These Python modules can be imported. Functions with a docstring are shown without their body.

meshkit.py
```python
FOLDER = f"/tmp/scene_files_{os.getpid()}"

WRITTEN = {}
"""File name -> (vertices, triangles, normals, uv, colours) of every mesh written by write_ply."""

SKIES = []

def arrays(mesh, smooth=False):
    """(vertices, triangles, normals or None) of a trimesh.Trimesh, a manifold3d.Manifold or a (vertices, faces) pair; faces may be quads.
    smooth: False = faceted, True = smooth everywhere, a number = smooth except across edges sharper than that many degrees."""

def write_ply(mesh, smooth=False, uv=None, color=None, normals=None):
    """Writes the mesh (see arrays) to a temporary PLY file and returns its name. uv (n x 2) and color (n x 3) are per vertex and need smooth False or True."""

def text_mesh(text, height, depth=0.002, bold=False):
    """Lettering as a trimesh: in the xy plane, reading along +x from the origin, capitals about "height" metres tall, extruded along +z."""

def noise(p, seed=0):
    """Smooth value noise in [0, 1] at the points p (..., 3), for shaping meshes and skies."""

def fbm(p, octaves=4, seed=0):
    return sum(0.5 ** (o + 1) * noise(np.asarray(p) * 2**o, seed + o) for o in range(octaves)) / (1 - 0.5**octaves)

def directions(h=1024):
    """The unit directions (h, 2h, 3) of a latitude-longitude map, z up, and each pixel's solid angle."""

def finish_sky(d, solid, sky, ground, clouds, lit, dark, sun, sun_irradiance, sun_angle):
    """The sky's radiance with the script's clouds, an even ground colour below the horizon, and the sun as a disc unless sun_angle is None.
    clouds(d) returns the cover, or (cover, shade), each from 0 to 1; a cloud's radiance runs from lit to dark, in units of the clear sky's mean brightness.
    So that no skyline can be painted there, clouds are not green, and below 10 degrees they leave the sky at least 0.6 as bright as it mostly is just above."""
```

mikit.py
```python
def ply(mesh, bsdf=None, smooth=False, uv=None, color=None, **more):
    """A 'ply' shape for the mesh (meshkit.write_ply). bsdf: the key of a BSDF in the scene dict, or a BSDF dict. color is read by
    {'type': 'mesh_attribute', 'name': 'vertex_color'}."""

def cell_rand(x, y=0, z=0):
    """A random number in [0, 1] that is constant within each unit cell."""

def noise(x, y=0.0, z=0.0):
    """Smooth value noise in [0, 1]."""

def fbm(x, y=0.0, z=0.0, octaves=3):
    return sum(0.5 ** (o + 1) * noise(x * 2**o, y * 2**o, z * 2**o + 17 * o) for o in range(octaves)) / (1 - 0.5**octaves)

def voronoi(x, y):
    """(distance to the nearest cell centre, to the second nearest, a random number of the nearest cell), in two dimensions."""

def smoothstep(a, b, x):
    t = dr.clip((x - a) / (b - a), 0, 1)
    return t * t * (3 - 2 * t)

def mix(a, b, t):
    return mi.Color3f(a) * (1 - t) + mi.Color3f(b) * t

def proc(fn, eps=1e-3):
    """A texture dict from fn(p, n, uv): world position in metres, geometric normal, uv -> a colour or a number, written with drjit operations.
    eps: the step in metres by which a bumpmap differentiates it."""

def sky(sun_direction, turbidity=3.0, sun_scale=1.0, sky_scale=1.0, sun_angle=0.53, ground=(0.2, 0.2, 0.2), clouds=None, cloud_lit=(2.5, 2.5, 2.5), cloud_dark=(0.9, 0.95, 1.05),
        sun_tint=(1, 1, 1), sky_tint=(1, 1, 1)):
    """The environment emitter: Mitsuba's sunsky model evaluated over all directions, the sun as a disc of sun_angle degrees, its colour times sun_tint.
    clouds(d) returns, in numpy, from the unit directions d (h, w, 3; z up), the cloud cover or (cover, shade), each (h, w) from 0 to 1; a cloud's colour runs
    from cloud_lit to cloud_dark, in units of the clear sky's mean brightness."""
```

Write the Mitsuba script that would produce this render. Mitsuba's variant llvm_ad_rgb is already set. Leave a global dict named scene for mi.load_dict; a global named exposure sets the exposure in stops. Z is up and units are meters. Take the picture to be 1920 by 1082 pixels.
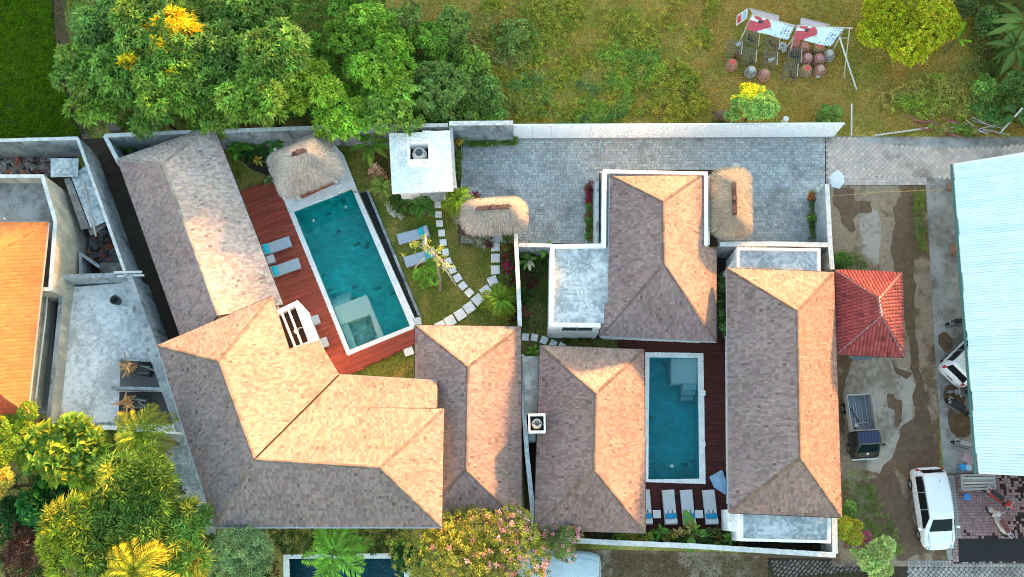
import math, numpy as np, trimesh, shapely, shapely.affinity, mitsuba as mi, mikit, meshkit, manifold3d, drjit as dr
from scipy.spatial import cKDTree as KD
from shapely.geometry import Polygon, LineString
from mikit import noise, fbm, voronoi, smoothstep, mix, cell_rand, proc
T = mi.ScalarTransform4f
scene, labels = {}, {}
# ---------------------------------------------------------------- camera, sky, exposure
CAM_H, FOC = 50.0, 1700.0                      # drone height in metres, focal length in photograph pixels (1920 wide)
TILT = math.atan(444.0 / FOC)                  # the drone looks down, tilted this far to the north
scene['camera'] = {'type': 'perspective', 'fov': math.degrees(2 * math.atan(960 / FOC)), 'near_clip': 0.5, 'far_clip': 2000.0,
                   'to_world': T().look_at(origin=[0, 0, CAM_H], target=[0, CAM_H * math.tan(TILT), 0], up=[0, 1, 0])}
SUN_AZ, SUN_EL = math.radians(38), math.radians(8.8)
SUN = [math.sin(SUN_AZ) * math.cos(SUN_EL), math.cos(SUN_AZ) * math.cos(SUN_EL), math.sin(SUN_EL)]
scene['sky'] = mikit.sky(SUN, turbidity=3, sun_scale=1.0, sky_scale=1.0, sun_angle=3.5, sun_tint=(0.58, 0.50, 0.55), sky_tint=(1.12, 1.0, 0.87))
exposure = 5.35

# ---------------------------------------------------------------- survey: photograph measurement -> plan position at a known height
FW, UP = np.array([0, math.sin(TILT), -math.cos(TILT)]), np.array([0, math.cos(TILT), math.sin(TILT)])
EYE = np.array([0, 0, CAM_H])
def ray(px, py):
    return FW + (px - 960) / FOC * np.array([1.0, 0, 0]) + (541 - py) / FOC * UP
def G(px, py, h=0.0):
    d = ray(px, py)
    return EYE + d * ((h - CAM_H) / d[2])
def GL(pts, h=0.0):
    return [G(x, y, h) for x, y in pts]
def P2(pts, h=0.0):
    return np.array([G(x, y, h)[:2] for x, y in pts])
def PG(pts, h=0.0):
    return Polygon(P2(pts, h)).buffer(0)
def on_plane(px, py, p0, n):
    d = ray(px, py)
    return EYE + d * (np.dot(p0 - EYE, n) / np.dot(d, n))
def face_normal(a, b, c):
    n = np.cross(b - a, c - a); n /= np.linalg.norm(n)
    return n if n[2] > 0 else -n

# ---------------------------------------------------------------- materials
def pr(color, rough=0.8, **k):
    c = color if isinstance(color, dict) else {'type': 'rgb', 'value': list(color)}
    return {'type': 'twosided', 'bsdf': {'type': 'principled', 'base_color': c, 'roughness': rough, 'specular': k.pop('specular', 0.3), **k}}
VC = {'type': 'mesh_attribute', 'name': 'vertex_color'}
scene['m_matt'] = pr(VC, 0.85)
scene['m_gloss'] = pr(VC, 0.35, specular=0.5)
scene['m_leaf'] = {'type': 'principledthin', 'base_color': VC, 'roughness': 0.6, 'diff_trans': 0.6, 'eta': 1.33}
scene['m_paint'] = {'type': 'twosided', 'bsdf': {'type': 'principled', 'base_color': VC, 'roughness': 0.3, 'clearcoat': 0.8, 'clearcoat_gloss': 0.9}}
scene['m_tint'] = pr((0.008, 0.010, 0.013), 0.12, specular=0.25)
scene['m_metal'] = pr(VC, 0.35, metallic=0.8)
def f_concrete(p, n, uv):
    a = fbm(p.x * 0.9, p.y * 0.9, p.z * 0.9, 4); b = fbm(p.x * 7, p.y * 7, p.z * 3, 3); s = fbm(p.x * 3.1, p.y * 3.1, p.z * 0.35, 3)
    c = mix((0.18, 0.21, 0.222), (0.38, 0.415, 0.43), smoothstep(0.3, 0.7, a * 0.6 + b * 0.4))
    return c * (1 - 0.5 * smoothstep(0.55, 0.75, s))
scene['m_concrete'] = pr(proc(f_concrete), 0.9)
def f_white(p, n, uv):
    s = fbm(p.x * 2.3, p.y * 2.3, p.z * 0.5, 4); b = fbm(p.x * 9, p.y * 9, p.z * 9, 2)
    return mix((0.84, 0.83, 0.81), (0.55, 0.54, 0.51), smoothstep(0.52, 0.8, s * 0.7 + b * 0.3))
scene['m_white'] = pr(proc(f_white), 0.75)
def f_flatroof(p, n, uv):
    w = fbm(p.x * 1.1 + 3, p.y * 1.1, 0, 3) * 4
    a = fbm(p.x * 1.4 + w, p.y * 1.4 - w, 2.0, 4); b = fbm(p.x * 8 + w * 3, p.y * 8, 0, 3)
    return mix((0.27, 0.31, 0.32), (0.62, 0.65, 0.65), smoothstep(0.3, 0.72, 0.55 * a + 0.45 * b))
scene['m_flatroof'] = pr(proc(f_flatroof), 0.85)
def f_terrace(p, n, uv):
    a = fbm(p.x * 0.55, p.y * 0.4, 0, 3); b = fbm(p.x * 4.5, p.y * 4.5, 5, 4); c = fbm(p.x * 14, p.y * 14, 5, 2)
    return mix((0.48, 0.47, 0.45), (0.86, 0.85, 0.82), smoothstep(0.34, 0.64, 0.45 * a + 0.35 * b + 0.2 * c))
scene['m_terrace'] = pr(proc(f_terrace), 0.9)
def f_stone(p, n, uv):
    b = fbm(p.x * 5, p.y * 5, p.z * 5, 4); c = fbm(p.x * 26, p.y * 26, p.z * 26, 2)
    return mix((0.44, 0.455, 0.45), (0.66, 0.67, 0.65), smoothstep(0.3, 0.7, 0.6 * b + 0.4 * c))
scene['m_stone'] = pr(proc(f_stone), 0.8)
def f_coping(p, n, uv):
    b = fbm(p.x * 3, p.y * 3, p.z * 3, 4); c = fbm(p.x * 26, p.y * 26, p.z * 26, 2)
    return mix((0.70, 0.70, 0.68), (0.86, 0.86, 0.84), smoothstep(0.3, 0.65, 0.6 * b + 0.4 * c))
scene['m_coping'] = pr(proc(f_coping), 0.7)
def f_ground(p, n, uv):                        # bare and dry-grass land
    a = fbm(p.x * 0.33 + 5, p.y * 0.33, 0, 4); b = fbm(p.x * 1.7, p.y * 1.7, 3, 4); c = fbm(p.x * 11, p.y * 11, 7, 3)
    c1 = mix((0.25, 0.265, 0.05), (0.31, 0.245, 0.07), smoothstep(0.35, 0.66, a))
    c1 = mix(c1, (0.46, 0.37, 0.11), smoothstep(0.5, 0.75, b) * 0.8)
    return c1 * (0.55 + 0.9 * c)
scene['m_ground'] = pr(proc(f_ground), 0.95)
def f_soil(p, n, uv):
    b = fbm(p.x * 2.2, p.y * 2.2, 3, 4); c = fbm(p.x * 17, p.y * 17, 7, 3)
    return mix((0.018, 0.014, 0.010), (0.085, 0.06, 0.042), 0.5 * b + 0.5 * c)
scene['m_soil'] = pr(proc(f_soil), 0.95)
def f_lawn(p, n, uv):
    b = fbm(p.x * 0.8, p.y * 0.8, 3, 3); c = fbm(p.x * 19, p.y * 19, 7, 3)
    return mix((0.11, 0.145, 0.025), (0.27, 0.235, 0.07), smoothstep(0.4, 0.68, b)) * (0.5 + c)
scene['m_lawn'] = pr(proc(f_lawn), 0.95)
def f_yard(p, n, uv):                          # damp packed earth with pale dry crusts
    a = fbm(p.x * 0.5, p.y * 0.32 + 4, 0, 4); b = fbm(p.x * 2.4, p.y * 2.4, 3, 4); c = fbm(p.x * 15, p.y * 15, 7, 3)
    k = smoothstep(0.42, 0.6, 0.6 * a + 0.4 * b)
    return mix((0.15, 0.093, 0.052), (0.30, 0.225, 0.155), k) * (0.65 + 0.7 * c)
scene['m_yard'] = pr(proc(f_yard), 0.9)
def f_cement(p, n, uv):
    a = fbm(p.x * 0.6, p.y * 0.6, 0, 4); b = fbm(p.x * 3.4, p.y * 3.4, 3, 4); c = fbm(p.x * 19, p.y * 19, 7, 3)
    return mix((0.19, 0.17, 0.15), (0.39, 0.37, 0.345), smoothstep(0.35, 0.68, 0.5 * a + 0.3 * b + 0.2 * c))
scene['m_cement'] = pr(proc(f_cement), 0.9)
def f_crust(p, n, uv):
    a = fbm(p.x * 0.9, p.y * 0.9, 2, 4); b = fbm(p.x * 5, p.y * 5, 3, 4)
    return mix((0.23, 0.18, 0.135), (0.40, 0.345, 0.285), smoothstep(0.35, 0.65, 0.6 * a + 0.4 * b))
scene['m_crust'] = pr(proc(f_crust), 0.9)
scene['m_wet'] = pr(proc(lambda p, n, uv: mix((0.10, 0.056, 0.031), (0.18, 0.112, 0.065), fbm(p.x * 5, p.y * 5, 1, 4))), 0.55)
def f_wave(p, n, uv):
    return 0.014 * (fbm(p.x * 1.6, p.y * 1.6, 0, 2) + 0.35 * noise(p.x * 6, p.y * 6, 2))
scene['m_water'] = {'type': 'bumpmap', 'relief': proc(f_wave, eps=0.02), 'scale': 1.0, 'bsdf': {'type': 'dielectric', 'int_ior': 1.33, 'ext_ior': 1.0}}
def f_mroof(p, n, uv):
    a = fbm(p.x * 0.25, p.y * 7.0, 0, 3); b = fbm(p.x * 3, p.y * 3, 0, 3)
    return mix((0.60, 0.70, 0.72), (0.70, 0.78, 0.79), smoothstep(0.3, 0.7, 0.6 * a + 0.4 * b))
scene['m_mroof'] = pr(proc(f_mroof), 0.4, specular=0.5)
def f_plaster(p, n, uv):
    a = fbm(p.x * 1.2, p.y * 1.2, p.z * 0.8, 4); b = fbm(p.x * 5, p.y * 5, p.z * 1.2, 3)
    return mix((0.30, 0.29, 0.24), (0.52, 0.47, 0.36), smoothstep(0.3, 0.7, 0.6 * a + 0.4 * b))
scene['m_plaster'] = pr(proc(f_plaster), 0.9)

# ---------------------------------------------------------------- scene-tree helpers
def numbered(k):
    if k not in scene and k not in labels: return k
    i = 1
    while f'{k}_{i:03d}' in scene or f'{k}_{i:03d}' in labels: i += 1
    return f'{k}_{i:03d}'
def thing(name, label, cat, group=None):
    k = numbered(name); labels[k] = {'label': label, 'category': cat}
    if group: labels[k]['group'] = group
    return k
_last = {}
def part(parent, name, mesh, bsdf='m_matt', smooth=False, color=None, label=None, kind=None):
    base = f'{parent}__{name}' if parent else name
    k = base; i = _last.get(base, 0)
    if base in scene:
        i += 1
        while f'{base}_{i:03d}' in scene: i += 1
        k = f'{base}_{i:03d}'
    _last[base] = i
    if isinstance(mesh, MB):
        v, f, c = mesh.arrays(); mesh = (v, f)
        if color is None and bsdf in ('m_matt', 'm_gloss', 'm_leaf', 'm_paint', 'm_metal'): color = c
    elif color is not None:
        vv = np.asarray(mesh.vertices if hasattr(mesh, 'vertices') else mesh[0])
        if np.ndim(color) == 1: color = np.tile(color, (len(vv), 1))
    if color is not None and smooth is not False and smooth is not True:
        ov = np.asarray(mesh.vertices if hasattr(mesh, 'vertices') else mesh[0])
        v, f, _ = meshkit.arrays(mesh, smooth); color = color[KD(ov).query(v)[1]]; mesh = (v, f); smooth = True
    scene[k] = mikit.ply(mesh, bsdf, smooth=smooth, **({'color': color} if color is not None else {}))
    if label or kind:
        labels[k] = {**({'label': label} if label else {}), **({'kind': kind} if kind else {})}
    return k
def whole(name, mesh, bsdf, label, cat, group=None, **k):       # a thing that is one mesh
    key = thing(name, label, cat, group)
    lab = labels.pop(key); made = part(None, key, mesh, bsdf, **k)
    labels[made] = {**lab, **labels.get(made, {})}
    return made
def struct(name, mesh, bsdf, label=None, **k):
    key = part(None, name, mesh, bsdf, **k)
    labels[key] = {'kind': 'structure', **({'label': label, 'category': name.split('_')[-1]} if label else {})}
    return key
def stuff(name, mesh, bsdf, label, cat, **k):
    key = part(None, name, mesh, bsdf, **k); labels[key] = {'kind': 'stuff', 'label': label, 'category': cat}
    return key

class MB:
    """Collects pieces of one mesh with a colour for each vertex."""
    def __init__(self): self.v, self.f, self.c, self.n = [], [], [], 0
    def add(self, v, f, color=(0.5, 0.5, 0.5)):
        v = np.asarray(v, float).reshape(-1, 3); f = np.asarray(f, int)
        if f.size == 0: return self
        if f.shape[1] == 4: f = np.vstack([f[:, [0, 1, 2]], f[:, [0, 2, 3]]])
        c = np.asarray(color, float); c = np.tile(c, (len(v), 1)) if c.ndim == 1 else c
        self.v.append(v); self.f.append(f + self.n); self.c.append(c); self.n += len(v)
        return self
    def mesh(self, m, color=(0.5, 0.5, 0.5)): return self.add(m.vertices, m.faces, color)
    def arrays(self): return np.vstack(self.v), np.vstack(self.f), np.clip(np.vstack(self.c), 0.002, 0.95)
    def box(self, c, s, rot=0.0, color=(0.5, 0.5, 0.5)): return self.add(*box(c, s, rot), color)
    def beam(self, a, b, w, h, color=(0.5, 0.5, 0.5), up=(0, 0, 1)): return self.add(*beam(a, b, w, h, up), color)
    def tube(self, pts, r, sides=6, color=(0.5, 0.5, 0.5)): return self.add(*tube(pts, r, sides), color)
BOXF = np.array([[0, 3, 2, 1], [4, 5, 6, 7], [0, 1, 5, 4], [1, 2, 6, 5], [2, 3, 7, 6], [3, 0, 4, 7]])
def box(c, s, rot=0.0):
    x, y, z = np.array(s) / 2.0
    v = np.array([[-x, -y, -z], [x, -y, -z], [x, y, -z], [-x, y, -z], [-x, -y, z], [x, -y, z], [x, y, z], [-x, y, z]])
    a, b = math.cos(rot), math.sin(rot)
    return v @ np.array([[a, b, 0], [-b, a, 0], [0, 0, 1]]) + np.array(c), BOXF
def beam(a, b, w, h, up=(0, 0, 1)):
    a, b = np.array(a, float), np.array(b, float); d = b - a; d /= np.linalg.norm(d)
    s = np.cross(d, up); s = s / np.linalg.norm(s) if np.linalg.norm(s) > 1e-6 else np.array([1.0, 0, 0]); t = np.cross(s, d)
    o = [-s * w / 2 - t * h / 2, s * w / 2 - t * h / 2, s * w / 2 + t * h / 2, -s * w / 2 + t * h / 2]
    return np.array([a + q for q in o] + [b + q for q in o]), BOXF
def tube(pts, r, sides=6):
    p = np.asarray(pts, float); t = np.gradient(p, axis=0); t /= np.linalg.norm(t, axis=1, keepdims=True) + 1e-12
    a = np.cross(t, np.where(np.abs(t[:, 2:]) < 0.9, [0, 0, 1.0], [1.0, 0, 0])); a /= np.linalg.norm(a, axis=1, keepdims=True) + 1e-12
    b = np.cross(t, a); an = np.arange(sides) * 2 * np.pi / sides; r = np.broadcast_to(r, (len(p),))
    v = p[:, None] + r[:, None, None] * (np.cos(an)[None, :, None] * a[:, None] + np.sin(an)[None, :, None] * b[:, None])
    i, j = [q.ravel() for q in np.meshgrid(np.arange(len(p) - 1), np.arange(sides), indexing='ij')]; k = (j + 1) % sides
    f = np.stack([i * sides + j, i * sides + k, (i + 1) * sides + k, (i + 1) * sides + j], 1)
    f = np.vstack([f[:, [0, 1, 2]], f[:, [0, 2, 3]]]); n = len(p) * sides
    caps = [[n, (q + 1) % sides, q] for q in range(sides)] + [[n + 1, n - sides + q, n - sides + (q + 1) % sides] for q in range(sides)]
    return np.vstack([v.reshape(-1, 3), p[:1], p[-1:]]), np.vstack([f, caps])
def extrude(poly, z0, z1):
    poly = poly if hasattr(poly, 'geom_type') else Polygon(poly)
    ms = []
    for g in (poly.geoms if hasattr(poly, 'geoms') else [poly]):
        if g.area < 1e-5 or g.geom_type != 'Polygon': continue
        m = trimesh.creation.extrude_polygon(g, z1 - z0); m.apply_translation([0, 0, z0]); ms.append(m)
    return trimesh.util.concatenate(ms)
def sheet(poly, z):
    poly = poly if hasattr(poly, 'geom_type') else Polygon(poly)
    vs, fs, n = [], [], 0
    for g in (poly.geoms if hasattr(poly, 'geoms') else [poly]):
        if g.area < 1e-5 or g.geom_type != 'Polygon': continue
        v, f = trimesh.creation.triangulate_polygon(g)
        a = np.cross(v[f[:, 1]] - v[f[:, 0]], v[f[:, 2]] - v[f[:, 0]]); f = np.where((a < 0)[:, None], f[:, ::-1], f)
        vs.append(np.column_stack([v, np.full(len(v), z)])); fs.append(f + n); n += len(v)
    return np.vstack(vs), np.vstack(fs)
def rounded(poly, r):
    return poly.buffer(-r, join_style=2).buffer(r, quad_segs=4)
def wobble(poly, amp=0.12, step=0.07, seed=0, scale=1.3):
    """A polygon with an irregular edge."""
    if hasattr(poly, 'geoms'): poly = max(poly.geoms, key=lambda g: g.area)
    poly = poly.buffer(.12).buffer(-.24).buffer(.12) if poly.area > .5 else poly
    if hasattr(poly, 'geoms'): poly = max(poly.geoms, key=lambda g: g.area)
    q = np.array(shapely.segmentize(poly, step).exterior.coords)[:-1]
    n1 = meshkit.noise(np.column_stack([q * scale, np.full(len(q), seed * 7.7)])); n2 = meshkit.noise(np.column_stack([q * scale + 40, np.full(len(q), seed * 7.7)]))
    n3 = meshkit.noise(np.column_stack([q * scale * 4.3, np.full(len(q), seed * 3.1)])); o = np.column_stack([np.ravel(n1) + .35 * np.ravel(n3), np.ravel(n2) + .35 * np.ravel(n3)]) - .68
    return Polygon(q + o * amp * 2).buffer(0)
def hull(pts):
    m = manifold3d.Manifold.hull_points(np.asarray(pts, float)).to_mesh()
    return np.array(m.vert_properties[:, :3], float), np.array(m.tri_verts)
def rbox(c, s, r=0.03, rot=0.0):
    """A box with chamfered edges."""
    x, y, z = np.array(s) / 2.0; r = min(r, x * .9, y * .9, z * .9); pts = []
    for i in (-1, 1):
        for j in (-1, 1):
            for k in (-1, 1):
                pts += [[i * (x - r), j * (y - r), k * z], [i * (x - r), j * y, k * (z - r)], [i * x, j * (y - r), k * (z - r)]]
    v, f = hull(pts); a, b = math.cos(rot), math.sin(rot)
    return v @ np.array([[a, b, 0], [-b, a, 0], [0, 0, 1]]) + np.array(c), f
def wall_line(pts, h, thick, z0=0.0, cap=True, inner=None):
    """Footprint of a wall along plan points."""
    return LineString([p[:2] for p in pts]).buffer(thick / 2, cap_style=2, join_style=2)
def ortho(pts, h):
    return P2(pts, h)
RNG = np.random.default_rng(7)
# ================================================================ THE SETTING: ground sheets, pools, paving
POOL1 = [(551, 397), (660, 355), (769, 612), (656, 657)]
POOL2 = [(1217, 670), (1308, 671), (1311, 898), (1215, 899)]
POOL3 = [(542, 1048), (755, 1047), (765, 1150), (545, 1150)]
holes = shapely.unary_union([PG(p).buffer(0.06) for p in (POOL1, POOL2, POOL3)])
BIG = Polygon([(-400, -300), (400, -300), (400, 500), (-400, 500)])
struct('ground', sheet(BIG.difference(holes), -0.06), 'm_ground')
garden1 = PG([(200, 258), (590, 240), (962, 240), (975, 440), (978, 720), (760, 730), (560, 720), (400, 620), (340, 640)]).difference(holes)
struct('garden_lawn', sheet(garden1, -0.02), 'm_lawn')
garden2 = PG([(975, 452), (1040, 460), (1160, 620), (1180, 670), (1000, 700), (978, 700)])
struct('courtyard_lawn', sheet(garden2, -0.02), 'm_lawn')
base2 = PG([(975, 690), (1000, 640), (1380, 450), (1570, 450), (1572, 1035), (985, 1010)]).difference(holes)
struct('villa_yard', sheet(base2, -0.03), 'm_soil')
rice = PG([(-60, -40), (104, -40), (108, 60), (122, 150), (150, 225), (160, 265), (-60, 275)])
struct('rice_field', sheet(rice, -0.02), 'm_soil')
ditch = PG([(98, -40), (118, -40), (124, 60), (142, 160), (170, 260), (160, 275), (140, 215), (116, 130), (104, 60)])
struct('field_bank', sheet(wobble(ditch, 0.1, seed=3), 0.0), 'm_yard')
yard = PG([(1557, 346), (1740, 346), (1765, 900), (1790, 1058), (1690, 1062), (1560, 1062)])
struct('dirt_yard', sheet(yard, -0.02), 'm_yard')
struct('concrete_lane', sheet(PG([(1735, 335), (1990, 335), (1990, 900), (1770, 900), (1757, 720)]), -0.008), 'm_cement')
struct('back_lane', sheet(PG([(1000, 1028), (1575, 1042), (1700, 1046), (1700, 1150), (1000, 1150)]), -0.035), 'm_yard')
struct('side_path', sheet(PG([(296, 800), (345, 800), (405, 985), (405, 1010), (345, 985)]), -0.01), 'm_flatroof')
# pale dried-cement pads and dark wet patches of the yard
for poly, amp in (([(1660, 665), (1700, 690), (1716, 730), (1712, 790), (1690, 842), (1672, 860), (1650, 890), (1620, 880), (1590, 860), (1580, 740), (1600, 672)], 0.16),
                  ([(1625, 385), (1648, 395), (1652, 460), (1645, 500), (1615, 480), (1608, 420)], 0.12), ([(1700, 842), (1745, 850), (1752, 880), (1730, 905), (1712, 880)], 0.15)):
    part('dirt_yard', 'dry_patch', sheet(wobble(PG(poly), amp, seed=len(poly)), -0.014), 'm_crust')
for i, (poly, amp) in enumerate((([(1562, 352), (1600, 352), (1604, 376), (1632, 378), (1636, 398), (1612, 400), (1600, 412), (1606, 432), (1596, 436), (1580, 420), (1576, 396), (1562, 384)], 0.07),
                    ([(1680, 370), (1712, 365), (1718, 640), (1755, 850), (1745, 905), (1700, 880), (1672, 860), (1690, 800), (1716, 780), (1712, 690), (1690, 560), (1672, 480)], 0.16),
                    ([(1664, 738), (1676, 738), (1680, 748), (1692, 750), (1690, 790), (1676, 812), (1660, 858), (1664, 870), (1690, 905), (1662, 905), (1658, 870), (1676, 815), (1678, 770), (1664, 762)], 0.06),
                    ([(1672, 672), (1684, 690), (1712, 700), (1700, 712), (1680, 700)], 0.05), ([(1625, 900), (1680, 890), (1700, 940), (1740, 1040), (1690, 1055), (1660, 990), (1640, 930)], 0.2))):
    part('dirt_yard', 'wet_patch', sheet(wobble(PG(poly), amp, seed=20 + i), -0.010), 'm_wet')
for i, (x, y, r) in enumerate(((1771, 640, .4), (1790, 745, .55), (1800, 790, .7))):
    part('concrete_lane', 'wet_patch', sheet(wobble(Polygon(G(x, y)[:2] + r * np.column_stack([np.cos(np.arange(24) * .2618), 1.3 * np.sin(np.arange(24) * .2618)])), 0.12, seed=40 + i), -0.002), 'm_wet')

def tones(n, base, var=0.25, hue=0.06, rng=RNG):
    t = 1 + var * (rng.random((n, 1)) * 2 - 1)
    return np.clip(np.array(base) * t * (1 + hue * (rng.random((n, 3)) * 2 - 1)), 0.004, 0.93)
def pavers(poly, rows, wid, base, rot=0.0, z=0.0, gap=0.012, var=0.3, h=0.02, jit=0.004, cf=None):
    """Flat stones or boards laid in rows over a polygon, cut at its edge: top and four sides each, joints recessed."""
    a, b = math.cos(rot), math.sin(rot); R = np.array([[a, b], [-b, a]])
    pr_ = shapely.affinity.rotate(poly, -math.degrees(rot), origin=(0, 0)); x0, y0, x1, y1 = pr_.bounds
    cs = []; y = y0
    while y < y1 - .02:
        hh = min(rows[0] + (rows[1] - rows[0]) * RNG.random(), y1 - y)
        cut = pr_.intersection(LineString([(x0 - 1, y + hh / 2), (x1 + 1, y + hh / 2)]))
        for sg in (cut.geoms if hasattr(cut, 'geoms') else [cut]):
            if sg.is_empty or sg.length < .03: continue
            l, r = sg.bounds[0], sg.bounds[2]; n = int((r - l) / wid[0]) + 3
            w = wid[0] + (wid[1] - wid[0]) * RNG.random(n)
            st = x0 + math.floor((l - x0) / wid[0]) * wid[0] if wid[0] == wid[1] else l - RNG.random() * wid[1]
            e = st + np.concatenate([[0], np.cumsum(w)]); u, v = np.clip(e[:-1], l, r), np.clip(e[1:], l, r); m = v - u > gap * 1.5
            cs.append(np.column_stack([u[m], np.full(m.sum(), y), v[m], np.full(m.sum(), y + hh)]))
        y += hh
    c = np.vstack(cs); ctr = np.column_stack([(c[:, 0] + c[:, 2]) / 2, (c[:, 1] + c[:, 3]) / 2]) @ R; n = len(c); g = gap / 2
    x0, y0, x1, y1 = c[:, 0] + g, c[:, 1] + g, c[:, 2] - g, c[:, 3] - g
    top = z + jit * (RNG.random((n, 1)) * 2 - 1); xy = np.stack([np.stack([x0, y0], 1), np.stack([x1, y0], 1), np.stack([x1, y1], 1), np.stack([x0, y1], 1)], 1) @ R
    v = np.zeros((n, 8, 3)); v[:, :4, :2] = xy; v[:, 4:, :2] = xy; v[:, 4:, 2] = top; v[:, :4, 2] = z - h
    f = (BOXF[1:][None] + (np.arange(n) * 8)[:, None, None]).reshape(-1, 4)
    col = tones(n, base, var, 0.05)
    if cf is not None: col = cf(ctr, col)
    m = MB(); m.add(v.reshape(-1, 3), f, np.repeat(col, 8, 0)); return m
struct('driveway', sheet(PG([(858, 258), (1549, 256), (1549, 345), (1556, 462), (858, 462)]), -0.012), 'm_soil')
def drive_tone(c, col):
    w = meshkit.fbm(np.column_stack([c * 0.35, np.zeros(len(c))]), 3)[:, None]
    s = meshkit.fbm(np.column_stack([c * 0.9, np.full(len(c), 4.0)]), 4)[:, None]; return col * (0.86 + 0.28 * w) * (1 - 1.6 * np.clip(s - .6, 0, .25))
drive = PG([(864, 260), (1547, 258), (1547, 345), (1530, 375), (1530, 456), (1345, 456), (1345, 320), (1118, 320), (1118, 456), (864, 456)])
part('driveway', 'paver', pavers(drive, (.15, .20), (.12, .26), (0.40, 0.415, 0.405), 0.0, 0.012, 0.012, 0.22, 0.02, cf=drive_tone), 'm_matt', kind='stuff')
struct('paved_lane', sheet(PG([(1549, 256), (1990, 256), (1990, 345), (1549, 346)]), -0.012), 'm_cement')
lane = wobble(PG([(1549, 258), (1600, 256), (1640, 270), (1800, 276), (1990, 270), (1990, 340), (1738, 334), (1549, 334)]), .1, seed=9)
part('paved_lane', 'paver', pavers(lane, (.23, .23), (.23, .23), (0.55, 0.45, 0.39), math.radians(45), 0.01, 0.014, 0.13, 0.014, cf=drive_tone), 'm_matt', kind='stuff')
part('paved_lane', 'paver', pavers(PG([(1553, 333), (1738, 333), (1738, 347), (1553, 346)]), (.16, .16), (.24, .24), (0.52, 0.44, 0.39), 0, 0.018, 0.012, 0.16, 0.02), 'm_matt', kind='stuff')
struct('tiled_forecourt', sheet(PG([(1770, 888), (1990, 888), (1990, 1056), (1786, 1056)]), 0.0), 'm_soil')
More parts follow.
